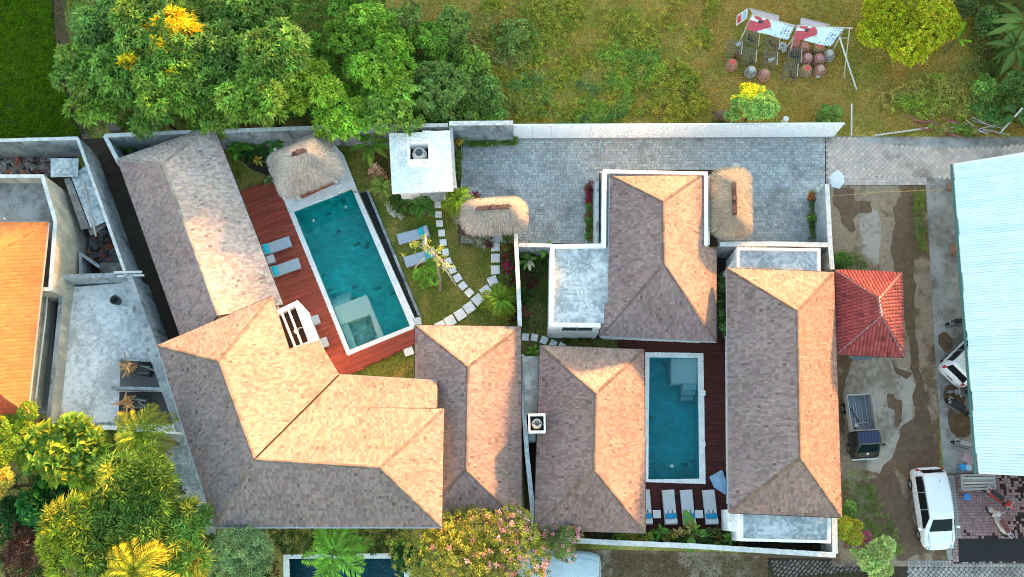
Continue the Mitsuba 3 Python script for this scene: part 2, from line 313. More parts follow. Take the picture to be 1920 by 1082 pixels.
def court_tone(c, col):
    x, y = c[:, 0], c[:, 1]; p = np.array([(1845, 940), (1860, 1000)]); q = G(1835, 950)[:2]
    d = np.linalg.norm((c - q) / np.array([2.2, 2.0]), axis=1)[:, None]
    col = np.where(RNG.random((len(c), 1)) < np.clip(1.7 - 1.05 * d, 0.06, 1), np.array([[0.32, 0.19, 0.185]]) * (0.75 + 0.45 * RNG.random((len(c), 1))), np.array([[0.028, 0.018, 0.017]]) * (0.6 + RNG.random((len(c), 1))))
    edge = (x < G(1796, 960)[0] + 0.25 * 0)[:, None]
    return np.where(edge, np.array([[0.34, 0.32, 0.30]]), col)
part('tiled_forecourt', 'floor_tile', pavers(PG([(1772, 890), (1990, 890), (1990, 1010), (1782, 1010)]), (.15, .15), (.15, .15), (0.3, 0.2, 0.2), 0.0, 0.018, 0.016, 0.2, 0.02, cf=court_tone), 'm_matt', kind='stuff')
part('tiled_forecourt', 'asphalt_strip', sheet(PG([(1795, 1008), (1990, 1004), (1990, 1052), (1797, 1054)]), 0.006), 'm_matt', color=np.array([.024, .022, .024]))
part('tiled_forecourt', 'floor_tile', pavers(PG([(1784, 1000), (1796, 1000), (1798, 1054), (1787, 1054)]), (.16, .16), (.16, .16), (0.34, 0.24, 0.21), 0, 0.02, 0.018, 0.2, 0.02), 'm_matt', kind='stuff')
struct('brick_lane', sheet(PG([(1440, 1046), (1990, 1052), (1990, 1150), (1440, 1150)]), -0.03), 'm_soil')
lane2 = PG([(1702, 1064), (1990, 1062), (1990, 1150), (1702, 1150)])
part('brick_lane', 'paver', pavers(lane2, (.19, .19), (.19, .19), (0.38, 0.345, 0.32), math.radians(45), 0.0, 0.03, 0.2, 0.02, cf=drive_tone), 'm_matt', kind='stuff')
part('brick_lane', 'paver', pavers(PG([(1702, 1052), (1990, 1050), (1990, 1063), (1702, 1064)]), (.18, .18), (.18, .18), (0.32, 0.29, 0.27), 0, 0.0, 0.025, 0.2, 0.02), 'm_matt', kind='stuff')
part('brick_lane', 'paver', pavers(wobble(PG([(1445, 1050), (1690, 1056), (1640, 1078), (1600, 1072), (1450, 1084)]), .15, seed=5), (.17, .17), (.17, .34), (0.20, 0.165, 0.155), math.radians(45), -0.005, 0.06, 0.3, 0.02), 'm_matt', kind='stuff')
part('concrete_lane', 'kerb', extrude(PG([(1762, 900), (1774, 900), (1786, 1050), (1776, 1050)]), -0.01, 0.05), 'm_cement')

# ---------------------------------------------------------------- pools
def pool(name, label, water, depth, coping_outer, stones, level=-0.07, seed=0):
    t = thing(name, label, 'swimming pool')
    w = PG(water); wp = w.exterior
    mb = MB()
    # tiled basin floor and walls, one small stone tile after another
    q = P2(water); d = q[1] - q[0]; rot = math.atan2(d[1], d[0])
    mb2 = pavers(w.buffer(0.02), (.2, .2), (.2, .4), stones, rot, -depth, 0.006, 0.14, 0.02, cf=lambda c, col: col * (0.8 + 0.4 * meshkit.fbm(np.column_stack([c * .8, np.full(len(c), seed)]), 3)[:, None]) * np.where(RNG.random((len(c), 1)) < (0.05 if seed == 1 else 0.015), 0.45, 1.0))
    part(t, 'basin_floor', sheet(w.buffer(0.05), -depth - 0.025), 'm_matt', color=np.array(stones) * 0.5)
    part(t, 'floor_tile', mb2, 'm_matt', kind='stuff')
    n = len(q)
    for i in range(n):
        a, b = q[i], q[(i + 1) % n]; L = np.linalg.norm(b - a); m = max(2, int(L / 0.3)); rows = int(depth / 0.2)
        s = np.linspace(0, 1, m + 1); zz = np.linspace(-depth - 0.02, 0.0, rows + 1)
        for r in range(rows):
            for k in range(m):
                p0, p1 = a + (b - a) * s[k], a + (b - a) * s[k + 1]
                mb.add([[*p0, zz[r]], [*p1, zz[r]], [*p1, zz[r + 1]], [*p0, zz[r + 1]]], [[0, 1, 2, 3]], tones(1, stones, .3)[0])
    part(t, 'basin_wall', mb)
    ring = PG(coping_outer).difference(w.buffer(-0.0))
    part(t, 'coping', extrude(ring, -0.09, 0.13), 'm_coping')
    nx = w.buffer(0.004)
    part(t, 'water', sheet(nx, level), 'm_water')
    return t
TEAL1, TEAL2 = (0.003, 0.43, 0.42), (0.003, 0.33, 0.38)
pool1 = pool('swimming_pool', 'large teal pool on the slant beside the lawn, with a sunken spa corner', POOL1, 1.4, [(531, 372), (549, 366), (560, 372), (672, 362), (780, 602), (776, 617), (652, 668)], TEAL1, seed=1)
pool2 = pool('swimming_pool', 'narrow upright blue-green pool in the right villa, white ledge in its top corner', POOL2, 1.4, [(1209, 661), (1318, 663), (1322, 908), (1209, 904)], TEAL2, seed=2)
pool3 = pool('swimming_pool', 'dark pool cut off by the bottom edge of the picture, under a palm', POOL3, 1.4, [(532, 1040), (766, 1037), (775, 1160), (534, 1160)], (0.006, 0.09, 0.13), seed=3)
PALE = (0.42, 0.62, 0.58)
def ledge(t, pts, z, name='ledge', col=PALE, zb=-1.42, bs='m_matt'):
    part(t, name, extrude(PG(pts), zb, z), bs, color=np.array(col))
ledge(pool1, [(624, 575), (686, 551), (719, 631), (708, 635), (693, 588), (637, 608)], -0.24)
ledge(pool1, [(637, 608), (693, 588), (710, 635), (657, 656)], -0.85, 'spa_floor', (0.10, 0.33, 0.31))
ledge(pool1, [(637, 608), (650, 604), (668, 652), (657, 657)], -0.40, 'bench', (0.28, 0.55, 0.52))
part(pool1, 'spa_tile', pavers(PG([(649, 606), (692, 590), (708, 634), (668, 650)]), (.2, .2), (.2, .2), (0.10, 0.34, 0.32), math.radians(20), -0.83, 0.01, 0.35, 0.02), 'm_matt', kind='stuff')
for k, z in enumerate((-0.42, -0.66, -0.9)):
    a = [(617 + 3 * (2 - k) - 3, 556 + 7 * (2 - k)), (653, 541 + 7 * (2 - k)), (656, 564), (623, 577)]
    ledge(pool1, a, z, 'step', (0.20 - .04 * k, 0.56 - .07 * k, 0.56 - .06 * k))
ledge(pool2, [(1260, 671), (1308, 671), (1308, 718), (1260, 718)], -0.26, col=(0.34, 0.56, 0.58))
ledge(pool2, [(1282, 718), (1308, 718), (1308, 729), (1282, 729)], -0.40, 'step', (0.2, 0.48, 0.5))
ledge(pool2, [(1281, 729), (1307, 729), (1307, 738), (1281, 738)], -0.58, 'step', (0.16, 0.42, 0.46))
ledge(pool2, [(1280, 738), (1304, 738), (1304, 748), (1280, 748)], -0.78, 'step', (0.1, 0.34, 0.40))
def disc(c, r, h, n=16): return trimesh.creation.cylinder(radius=r, height=h, sections=n, transform=trimesh.transformations.translation_matrix(c))
for t, x, y in ((pool1, 590, 417), (pool1, 650, 392), (pool2, 1258, 875)):
    part(t, 'pool_lamp', disc(G(x, y, -1.25) + [0, 0, 0], 0.1, 0.1), 'm_gloss', color=np.array([0.7, 0.9, 0.88]))
for y in (737, 832):
    part(pool2, 'spout', rbox(G(1319, y, .2) + [0, 0, 0], (.2, .28, .16), .02), 'm_white')
# overflow channel along the long pool
g = thing('overflow_channel', 'narrow black gutter with a grey kerb along the lawn side of the slanted pool', 'gutter')
part(g, 'trough', extrude(PG([(675, 362), (687, 360), (783, 591), (780, 600)]), -0.02, 0.02), 'm_matt', color=np.array([0.012, 0.014, 0.018]))
part(g, 'kerb', extrude(PG([(686, 356), (692, 358), (790, 594), (783, 591)]), -0.02, 0.09), 'm_concrete')
part(g, 'end_stone', extrude(PG([(774, 598), (789, 595), (791, 608), (779, 612)]), -0.02, 0.14), 'm_stone')
# pool-head terrace under the gazebo
struct('pool_terrace', extrude(PG([(503, 318), (626, 270), (645, 292), (672, 361), (660, 356), (549, 398), (531, 372)]).difference(holes), -0.02, 0.11), 'm_coping')

# ---------------------------------------------------------------- timber decks: every board on its own, joined as one part for their number
def deck(name, poly, direction, base, z=0.12):
    key = struct(name, sheet(poly, z - 0.05), 'm_soil')
    a = math.atan2(direction[1], direction[0])
    part(key, 'board', pavers(poly, (.095, .095), (1.6, 2.6), base, a, z, 0.014, 0.22, 0.045, 0.002), 'm_matt', kind='stuff')
    part(key, 'edge_board', extrude(poly.buffer(0.02).difference(poly.buffer(-0.012)), -0.03, z - 0.006), 'm_matt', color=np.array(base) * 0.7)
    return key
d1 = P2([(549, 398), (658, 356)]); deck1 = PG([(430, 368), (500, 343), (508, 332), (533, 375), (652, 668), (778, 617), (790, 640), (655, 703), (600, 702), (520, 590)]).difference(PG([(531, 372), (652, 668), (776, 617), (769, 612), (660, 355), (549, 366)]))
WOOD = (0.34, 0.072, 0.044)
deck('pool_deck', deck1, d1[1] - d1[0], WOOD)
deck2 = PG([(1161, 630), (1368, 636), (1374, 988), (1195, 994), (1195, 655), (1161, 652)]).difference(PG([(1209, 661), (1318, 663), (1322, 908), (1209, 904)]))
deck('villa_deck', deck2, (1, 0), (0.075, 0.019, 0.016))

# ---------------------------------------------------------------- stepping stones in the lawns
stones = [(821, 384, 13, 0), (822, 402, 13, 0), (824, 419, 13, -2), (828, 437, 13, -4), (831, 455, 13, -6), (835, 473, 13, -8), (840, 490, 13, -18), (848, 506, 14, -24), (858, 521, 14, -32), (868, 536, 14, -40), (880, 549, 14, -42),
          (929, 463, 17, 0), (929, 484, 17, 1), (929, 506, 17, -4), (924, 527, 18, -22), (911, 546, 19, -36), (896, 562, 19, -42), (880, 577, 19, 52 - 90), (863, 590, 19, -33), (844, 602, 19, -28), (826, 612, 18, -22), (766, 658, 17, -20)]
for x, y, s, r in stones:
    p = G(x, y, .04); m = s / 33.0
    part('garden_lawn', 'stepping_stone', rbox(p, (m, m, .09), .012, -math.radians(r) + RNG.normal(0, .02)), 'm_coping')
part('garden_lawn', 'threshold_stone', rbox(G(928, 446, .05), (.85, .48, .12), .015), 'm_stone')
part('garden_lawn', 'threshold_stone', rbox(G(822, 366, .07), (.9, .5, .16), .015), 'm_stone')
for x, y, s, r in [(985, 632, 13, 5), (1002, 633, 13, 12), (1020, 638, 13, 24), (1037, 645, 13, 28), (1053, 650, 13, 30)]:
    part('courtyard_lawn', 'stepping_stone', rbox(G(x, y, .04), (.38, .42, .09), .012, -math.radians(r)), 'm_coping')
# ================================================================ BUILDINGS
def patch(mb, e0, e1, r1, r0, base, course=0.20, wid=(0.085, 0.15), lift=0.022, prof=((0, 0), (1, 0)), var=0.24, dark=0.03, thick=True):
    """Overlapping roof tiles over a face between the eave e0-e1 and the ridge r0-r1, each with its own edges; a real lap at every course."""
    e0, e1, r0, r1 = [np.asarray(q, float) for q in (e0, e1, r0, r1)]
    if len(prof) == 2: base = np.array(base) * [1.58, 1.48, 1.50]
    u = e1 - e0; u /= np.linalg.norm(u)
    up = (r0 + r1) / 2 - (e0 + e1) / 2; nrm = np.cross(u, up); nrm /= np.linalg.norm(nrm)
    if nrm[2] < 0: nrm = -nrm
    slope = np.linalg.norm(up - np.dot(up, u) * u); rows = max(1, int(round(slope / course)))
    S = np.array([q[0] for q in prof]); Z = np.array([q[1] for q in prof]); K = len(prof)
    V, C = [], []
    for k in range(rows):
        t0, t1 = k / rows, min(1.0, (k + 1.25) / rows)
        L0, R0, L1, R1 = e0 + (r0 - e0) * t0, e1 + (r1 - e1) * t0, e0 + (r0 - e0) * t1, e1 + (r1 - e1) * t1
        a0, b0, a1, b1 = [np.dot(q - e0, u) for q in (L0, R0, L1, R1)]
        lo, hi = min(a0, a1), max(b0, b1)
        n = int((hi - lo) / wid[0]) + 3
        w = wid[0] + (wid[1] - wid[0]) * RNG.random(n)
        e = lo - RNG.random() * wid[1] * (wid[0] != wid[1]) + np.concatenate([[0], np.cumsum(w)])
        x0, x1 = e[:-1] + 0.004, e[1:] - 0.004
        def at(x, aL, aR, L, R):
            s = np.clip((x - aL) / max(aR - aL, 1e-6), 0, 1)
            return L + (R - L) * s[:, None]
        keep = (np.minimum(x1, b0) - np.maximum(x0, a0) > 0.01) | (np.minimum(x1, b1) - np.maximum(x0, a1) > 0.01)
        x0, x1 = x0[keep], x1[keep]; n = len(x0)
        if n == 0: continue
        lf = lift * (0.8 + 0.5 * RNG.random((n, 1)))
        rowv = np.zeros((n, 3, K, 3))
        for j in range(K):
            x = x0 + (x1 - x0) * S[j]
            lowp, hip = at(x, a0, b0, L0, R0), at(x, a1, b1, L1, R1)
            rowv[:, 0, j] = lowp - nrm * 0.01; rowv[:, 1, j] = lowp + nrm * (lf + Z[j]); rowv[:, 2, j] = hip + nrm * (0.006 + Z[j])
        V.append(rowv.reshape(n, 3 * K, 3))
        tone = 1 + var * (RNG.random((n, 1)) * 2 - 1); tone = np.where(RNG.random((n, 1)) < dark, tone * 0.62, tone)
        C.append(np.array(base) * tone * (1 + 0.07 * (RNG.random((n, 3)) * 2 - 1)))
    V = np.concatenate(V); C = np.concatenate(C); n = len(V)
    w = meshkit.fbm(V[:, 0] * 0.55, 3)[:, None]; C = C * (0.78 + 0.44 * w)
    F = []
    for j in range(K - 1):
        F += [[j, j + 1, K + j + 1, K + j], [K + j, K + j + 1, 2 * K + j + 1, 2 * K + j]]
    F += [[0, K, 2 * K, 2 * K], [K - 1, 3 * K - 1, 2 * K - 1, 2 * K - 1]]
    F = np.array(F); f = (F[None] + (np.arange(n) * 3 * K)[:, None, None]).reshape(-1, 4)
    tri = np.vstack([f[:, [0, 1, 2]], f[f[:, 2] != f[:, 3]][:, [0, 2, 3]]])
    mb.add(V.reshape(-1, 3), tri, np.repeat(C, 3 * K, 0))
def deckface(mb, pts, th=0.14, color=(0.10, 0.08, 0.065)):
    """The boarding under a roof face, a slab with real thickness."""
    p = np.array(pts, float)
    if len(p) == 4 and np.linalg.norm(p[2] - p[3]) < 1e-6: p = p[:3]
    n = len(p); q = p - [0, 0, 0.09]; b = q - [0, 0, th]
    f = [[0, i, i + 1] for i in range(1, n - 1)] + [[n, n + i + 1, n + i] for i in range(1, n - 1)]
    for i in range(n): j = (i + 1) % n; f += [[i, n + i, n + j], [i, n + j, j]]
    mb.add(np.vstack([q, b]), f, color)
def caps(mb, a, b, base, w=0.17, step=0.28):
    """Cap tiles along a hip or a ridge, each lapping the one below."""
    a, b = np.asarray(a, float), np.asarray(b, float); L = np.linalg.norm(b - a); n = max(2, int(L / step)); d = (b - a) / L
    s = np.cross(d, [0, 0, 1]); s /= np.linalg.norm(s); upv = np.cross(s, d)
    for k in range(n):
        p, q = a + d * L * k / n, a + d * L * (k + 1.15) / n if k < n - 1 else b
        z0, z1 = 0.055, 0.035; c = tones(1, base, .25)[0]
        mb.add([p - s * w / 2 + upv * (z0 - .055), p + upv * z0, p + s * w / 2 + upv * (z0 - .055), q - s * w / 2 + upv * (z1 - .055), q + upv * z1, q + s * w / 2 + upv * (z1 - .055)], [[0, 1, 4, 3], [1, 2, 5, 4]], c)
def gutter(mb, a, b, w=0.09, h=0.12, color=(0.06, 0.045, 0.04), drop=0.06):
    a, b = np.asarray(a, float).copy(), np.asarray(b, float).copy(); a[2] -= drop; b[2] -= drop
    mb.beam(a, b, w, h, color)
def roofed(t, faces, hips, eaves, base, bname='shingle', hipcol=None, gcol=(0.05, 0.04, 0.036), **kw):
    r = MB(); tl = MB(); cp = MB(); gt = MB()
    for f in faces:
        col = f[4] if len(f) > 4 else base
        deckface(r, [f[0], f[1], f[2], f[3]]); patch(tl, f[0], f[1], f[2], f[3], col, **kw)
    k = part(t, 'roof', r)
    part(k, bname, tl, kind='stuff')
    for a, b in hips: caps(cp, a, b, hipcol or np.array(base) * 0.95)
    part(k, 'ridge_cap', cp)
    for e in eaves: gutter(gt, e[0], e[1], color=e[2] if len(e) > 2 else gcol, w=e[3] if len(e) > 3 else .09)
    part(k, 'eave_board', gt)
    return k
def walls(t, pts, z1, inset=0.5, z0=-0.05, bs='m_white', h=0.0):
    q = P2(pts, h) if not isinstance(pts, np.ndarray) else pts
    part(t, 'wall', extrude(Polygon(q).buffer(0).buffer(-inset, join_style=2), z0, z1), bs)
SH = (0.17, 0.125, 0.11)
# --- house A, the long house on the slant (upper left)
A = thing('villa_house', 'long slanted shingle-roofed house beside the wooden pool deck, upper left', 'house')
he, hr = 2.5, 4.45
aw, an, ae, as_ = G(220, 298, he), G(400, 235, he), G(531, 571, he), G(345, 672, he)
ra, rb = G(305, 307, hr), G(408, 592, hr)
asw = G(349, 660, he)
SA = (0.27, 0.235, 0.21)  # pale tone stands in for glancing sun; west face painted darker as shade
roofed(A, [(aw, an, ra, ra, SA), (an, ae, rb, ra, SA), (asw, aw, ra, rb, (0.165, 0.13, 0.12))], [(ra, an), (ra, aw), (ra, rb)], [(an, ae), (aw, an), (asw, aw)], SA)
walls(A, np.array([aw[:2], an[:2], ae[:2], asw[:2]]), he - 0.1, 0.6)
# --- the L-shaped main house
Lh = thing('villa_house', 'biggest house with an angled L-shaped shingle roof, lower left, beside the courtyard terrace', 'house')
he, hr = 4.6, 7.0
w_, n_, apex, bend, rend = G(295, 648, he), G(510, 556, he), G(410, 678, hr), G(477, 862, hr), G(712, 877, hr)
sw_, se_, ne_ = G(403, 988, he), G(828, 988, he), G(832, 767, he)
nA = face_normal(bend, rend, ne_); nC = face_normal(apex, bend, n_)
v1 = G(577, 764, he)
def drop_to(px, py, n, p0): return on_plane(px, py, p0, n)
xb0, xb1 = drop_to(638, 703, nA, bend), drop_to(820, 714, nA, bend)
yb1 = drop_to(819, 765, nA, bend)
xd0, xd1 = drop_to(597, 638, nC, bend), drop_to(626, 697, nC, bend)
yd0 = drop_to(540, 655, nC, bend)
SL = (0.18, 0.137, 0.115); SL_shade = (0.128, 0.105, 0.099)  # sunlit and shaded copies of one shingle; pinker extension paints partial shade
v1 = (drop_to(577, 764, nA, bend) + drop_to(577, 764, nC, bend)) / 2
val = (xb0 + drop_to(634, 703, nC, bend)) / 2
roofed(Lh, [(w_, n_, apex, apex, SL), (n_, v1, bend, apex, SL), (sw_, w_, apex, bend, SL_shade), (se_, sw_, bend, rend, SL_shade), (ne_, se_, rend, rend, SL), (v1, ne_, rend, bend, SL),
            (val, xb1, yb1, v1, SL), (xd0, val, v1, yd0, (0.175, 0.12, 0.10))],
       [(apex, w_), (apex, n_), (apex, bend), (bend, rend), (rend, ne_), (rend, se_), (bend, sw_)],
       [(w_, n_), (sw_, w_, (0.33, 0.38, 0.40), .14), (se_, sw_, (0.36, 0.40, 0.42), .14), (ne_, se_), (val, xb1, (0.4, 0.37, 0.33)), (xd0, xd1, (0.4, 0.37, 0.33)), (xd1, val, (0.4, 0.37, 0.33)), (xb1, yb1), (yb1, ne_)], SL)
walls(Lh, np.array([w_[:2], n_[:2], v1[:2], ne_[:2], se_[:2], sw_[:2]]), he - 0.15, 0.6)
part(Lh, 'valley_gutter', MB().beam(bend + [0, 0, .03], val + [0, 0, .03], .08, .06, (0.022, 0.015, 0.012)))
walls(Lh, np.array([yd0[:2], xd0[:2], val[:2], xb1[:2], yb1[:2], v1[:2]]), xb0[2] - 0.25, 0.35)
# --- house B, next to the party wall
B = thing('villa_house', 'hip-roofed house tucked against the L-shaped roof, between the lawn and the party wall', 'house')
he, hr = 2.4, 4.2
c = [G(x, y, he) for x, y in ((779, 610), (976, 613), (978, 982), (776, 982))]; r0, r1 = G(877, 688, hr), G(874, 881, hr)
SB = (0.175, 0.127, 0.108)
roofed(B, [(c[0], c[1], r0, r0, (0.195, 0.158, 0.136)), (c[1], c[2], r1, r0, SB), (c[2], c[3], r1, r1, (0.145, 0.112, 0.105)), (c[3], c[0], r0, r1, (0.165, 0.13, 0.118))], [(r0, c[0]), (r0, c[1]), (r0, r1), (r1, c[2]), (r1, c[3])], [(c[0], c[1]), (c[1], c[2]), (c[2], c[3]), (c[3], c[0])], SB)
walls(B, np.array([q[:2] for q in c]), he - 0.1, 0.5)
# --- house M, with white parapets, beside the driveway
M = thing('villa_house', 'shingle-roofed house framed by white parapets between the two grey driveways', 'house')
he, hr = 3.0, 5.1
m = dict(nw=G(1145, 329, he), ne=G(1317, 327, he), sw=G(1125, 629, he), se=G(1343, 639, he))
r0, r1 = G(1243, 378, hr), G(1245, 495, hr)
SM = (0.150, 0.113, 0.106)
hew = he + 0.0
mw2, me2 = G(1141, 568, he), G(1318, 458, he)
# the lower parts of both sides run further out on the same slope
nw_pl, ne_pl = face_normal(m['nw'], mw2, r0), face_normal(m['ne'], me2, r0)
x1, x2 = on_plane(1126, 571, mw2, nw_pl), on_plane(1125, 630, mw2, nw_pl)
x3, x4 = on_plane(1343, 469, me2, ne_pl), on_plane(1343, 640, me2, ne_pl)
sw_c, se_c = x2, x4
sw_i, se_i = G(1139, 615, he), G(1320, 610, he)
SM2 = (0.18, 0.13, 0.105)  # sunlit copy of the same shingle, for north and east faces
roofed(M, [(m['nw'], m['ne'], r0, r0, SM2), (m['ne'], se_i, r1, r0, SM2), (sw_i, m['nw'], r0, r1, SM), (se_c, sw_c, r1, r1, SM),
           (x3, x4, se_i, me2, SM2), (x2, x1, mw2, sw_i, SM)],
       [(r0, m['nw']), (r0, m['ne']), (r0, r1), (r1, se_c), (r1, sw_c)], [(se_c, sw_c, (0.30, 0.31, 0.33), .13), (x3, x4), (x2, x1), (m['nw'], m['ne'], (.3, .3, .3)), (m['ne'], me2, (.3, .3, .3)), (mw2, m['nw'], (0.33, 0.35, 0.36), .16)], SM)
def parapet(t, pts, h, thick=0.17, z0=-0.05, name='parapet', bs='m_white', closed=False):
    q = P2(pts, h); ln = LineString(np.vstack([q, q[:1]]) if closed else q)
    return part(t, name, extrude(ln.buffer(thick / 2, cap_style=2, join_style=2), z0, h), bs)
parapet(M, [(1034, 610), (1036, 461), (1133, 460), (1134, 321), (1324, 325), (1324, 459)], 3.12, .2)
parapet(M, [(1034, 608), (1126, 610)], 3.12, .2)
parapet(M, [(1120, 456), (1121, 322), (1131, 322)], 2.5, .13, name='outer_wall', bs='m_concrete')
part(M, 'flat_roof', extrude(PG([(1036, 463), (1146, 463), (1146, 607), (1036, 607)], 2.85), 2.65, 2.85), 'm_flatroof')
part(M, 'wall', extrude(PG([(1039, 466), (1139, 466), (1139, 332), (1312, 332), (1315, 460), (1330, 475), (1330, 626), (1139, 618), (1120, 604), (1039, 604)], 2.6).buffer(0), -0.05, 2.6), 'm_white')
part(M, 'side_wall', extrude(PG([(1324, 329), (1331, 329), (1331, 458), (1324, 458)], 2.3), -.05, 2.3), 'm_white')
for x in (1069, 1098):
    a = G(x, 609, 3.12); k = part(M, 'window', MB().box([a[0], a[1] - .115, 2.55], (.78, .05, .62), 0, (0.02, 0.025, 0.03)), 'm_gloss'); part(k, 'sill', MB().box([a[0], a[1] - .13, 2.2], (.9, .1, .06), 0, (.6, .6, .58)))
# --- house S, left of the narrow pool
S = thing('villa_house', 'hip-roofed house on the left side of the narrow blue-green pool', 'house')
he, hr = 2.7, 4.95
c = [G(x, y, he) for x, y in ((1013, 648), (1207, 656), (1210, 999), (1002, 992))]; r0, r1 = G(1117, 738, hr), G(1114, 881, hr)
SS = (0.172, 0.117, 0.096)  # north and east painted lighter as sunlit, south and west darker
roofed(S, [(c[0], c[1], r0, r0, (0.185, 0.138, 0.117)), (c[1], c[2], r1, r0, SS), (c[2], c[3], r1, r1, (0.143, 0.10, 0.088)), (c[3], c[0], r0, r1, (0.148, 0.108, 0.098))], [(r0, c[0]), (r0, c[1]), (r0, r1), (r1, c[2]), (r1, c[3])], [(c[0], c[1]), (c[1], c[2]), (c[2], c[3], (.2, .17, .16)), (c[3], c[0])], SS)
walls(S, np.array([q[:2] for q in c]), he - 0.1, 0.5)
part(S, 'side_slab', extrude(PG([(979, 668), (1013, 668), (1009, 778), (984, 778)], 2.3), 2.15, 2.3), 'm_cement')
# --- house R, the long house on the right
R = thing('villa_house', 'long hip-roofed house on the right, next to the red tiled kiosk roof', 'house')
he, hr = 2.9, 5.4
c = [G(x, y, he) for x, y in ((1363, 503), (1563, 511), (1578, 970), (1367, 961))]; r0, r1 = G(1495, 583, hr), G(1500, 859, hr)
SR = (0.17, 0.115, 0.094)  # sunlit faces coloured warmer, shaded faces duller, in the shingle itself
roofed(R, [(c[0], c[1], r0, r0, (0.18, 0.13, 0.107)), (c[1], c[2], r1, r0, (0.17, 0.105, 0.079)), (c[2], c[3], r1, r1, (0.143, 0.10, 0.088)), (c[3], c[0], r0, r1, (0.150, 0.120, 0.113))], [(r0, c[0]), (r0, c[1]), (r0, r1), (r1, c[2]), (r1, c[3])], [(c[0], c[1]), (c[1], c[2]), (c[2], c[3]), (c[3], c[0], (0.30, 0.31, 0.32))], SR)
walls(R, np.array([q[:2] for q in c]), he - 0.1, 0.5)
for pts, rf in (([(1384, 512), (1384, 466), (1536, 468), (1536, 520)], [(1386, 467), (1535, 469), (1535, 520), (1386, 515)]), ([(1391, 955), (1391, 1012), (1555, 1016), (1556, 960)], [(1392, 950), (1555, 955), (1554, 1015), (1392, 1011)])):
    parapet(R, pts, 2.6, .14); part(R, 'flat_roof', extrude(PG(rf, 2.4), 2.2, 2.4), 'm_flatroof'); part(R, 'annex_wall', extrude(PG(rf, 2.2).buffer(-.08), -.05, 2.2), 'm_white')
part(R, 'side_wall', extrude(PG([(1368, 955), (1389, 955), (1389, 998), (1369, 995)], 2.1), -.05, 2.1), 'm_white')
part(R, 'side_wall', extrude(PG([(1366, 500), (1384, 476), (1384, 505), (1366, 508)], 2.1), -.05, 2.1), 'm_white')

# ---------------------------------------------------------------- boundary walls
def bwall(label, pts, h, thick=0.16, bs='m_concrete', cope='m_stone', name='boundary_wall', cat='wall', over=0.03, ch=0.06, z0=-0.05):
    t = thing(name, label, cat); q = P2(pts, h); ln = LineString(q)
    part(t, 'wall_face', extrude(ln.buffer(thick / 2, cap_style=2, join_style=2), z0, h - ch), bs)
    part(t, 'coping', extrude(ln.buffer(thick / 2 + over, cap_style=2, join_style=2), h - ch, h), cope)
    return t
bwall('grey boundary wall behind the thatched gazebo, along the wild shrubs', [(196, 254), (330, 248), (480, 243), (600, 239), (840, 234)], 2.4)
bwall('taller grey wall between the flat white roof and the long white wall', [(842, 231), (962, 230)], 2.6, .2)
bwall('low grey wall running down beside the flat white pump-room roof', [(845, 236), (848, 300), (853, 352)], 2.2, .15)
bwall('grey boundary wall in the dark gap beside the long slanted house', [(196, 254), (222, 304), (240, 330), (350, 655)], 2.3)
bwall('narrow party wall between the two villa gardens', [(967, 437), (972, 540), (975, 612)], 2.2, .17)
bwall('dark-gap party wall between the two hip-roofed middle houses', [(979, 665), (983, 780), (988, 850), (998, 945), (1000, 990)], 2.2, .17)
bwall('grey wall below the left driveway court, joining the white annex', [(973, 459), (1036, 460)], 2.0, .16)
bwall('grey wall with a corner around the right driveway court', [(1350, 458), (1450, 457), (1553, 459)], 2.3, .2)
bwall('grey wall between the right driveway court and the bare yard', [(1551, 345), (1557, 459), (1561, 505)], 2.3, .18)
bwall('long pale wall along the bottom lane below the right villa', [(1050, 1012), (1140, 1017), (1300, 1024), (1440, 1033), (1567, 1041)], 1.9, .2)
bwall('grey wall beside the flowering bush at the end of the right house', [(1565, 968), (1566, 1038)], 1.9, .2)
# long white wall of plain panels along the field
t = thing('white_wall', 'long white wall of painted panels along the top of the grey driveway', 'wall')
q0, q1 = G(962, 235, 1.85), G(1583, 232, 1.85); n = 17
part(t, 'footing', MB().beam([*q0[:2], 0.04], [*q1[:2], 0.04], .16, .18, (.3, .3, .3)))
part(t, 'top_rail', MB().beam([*q0[:2], 1.87], [*q1[:2], 1.87], .12, .05, (.72, .74, .75)))
for k in range(n):
    a, b = q0 + (q1 - q0) * (k + .006) / n, q0 + (q1 - q0) * (k + .994) / n
    mb = MB(); mb.beam([*a[:2], .97], [*b[:2], .97], .07, 1.76, (.86, .87, .88))
    if k in (4, 5, 6, 7):
        for z in np.arange(.3, 1.75, .22): mb.beam([*(a[:2] - [0, .04]), z], [*(b[:2] - [0, .04]), z], .02, .025, (.80, .78, .76))
    part(t, 'panel', mb)
for k in range(0, n + 1):
    a = q0 + (q1 - q0) * k / n; part(t, 'post', MB().box([a[0], a[1] + .07, .9], (.09, .08, 1.8), 0, (.6, .6, .6)))

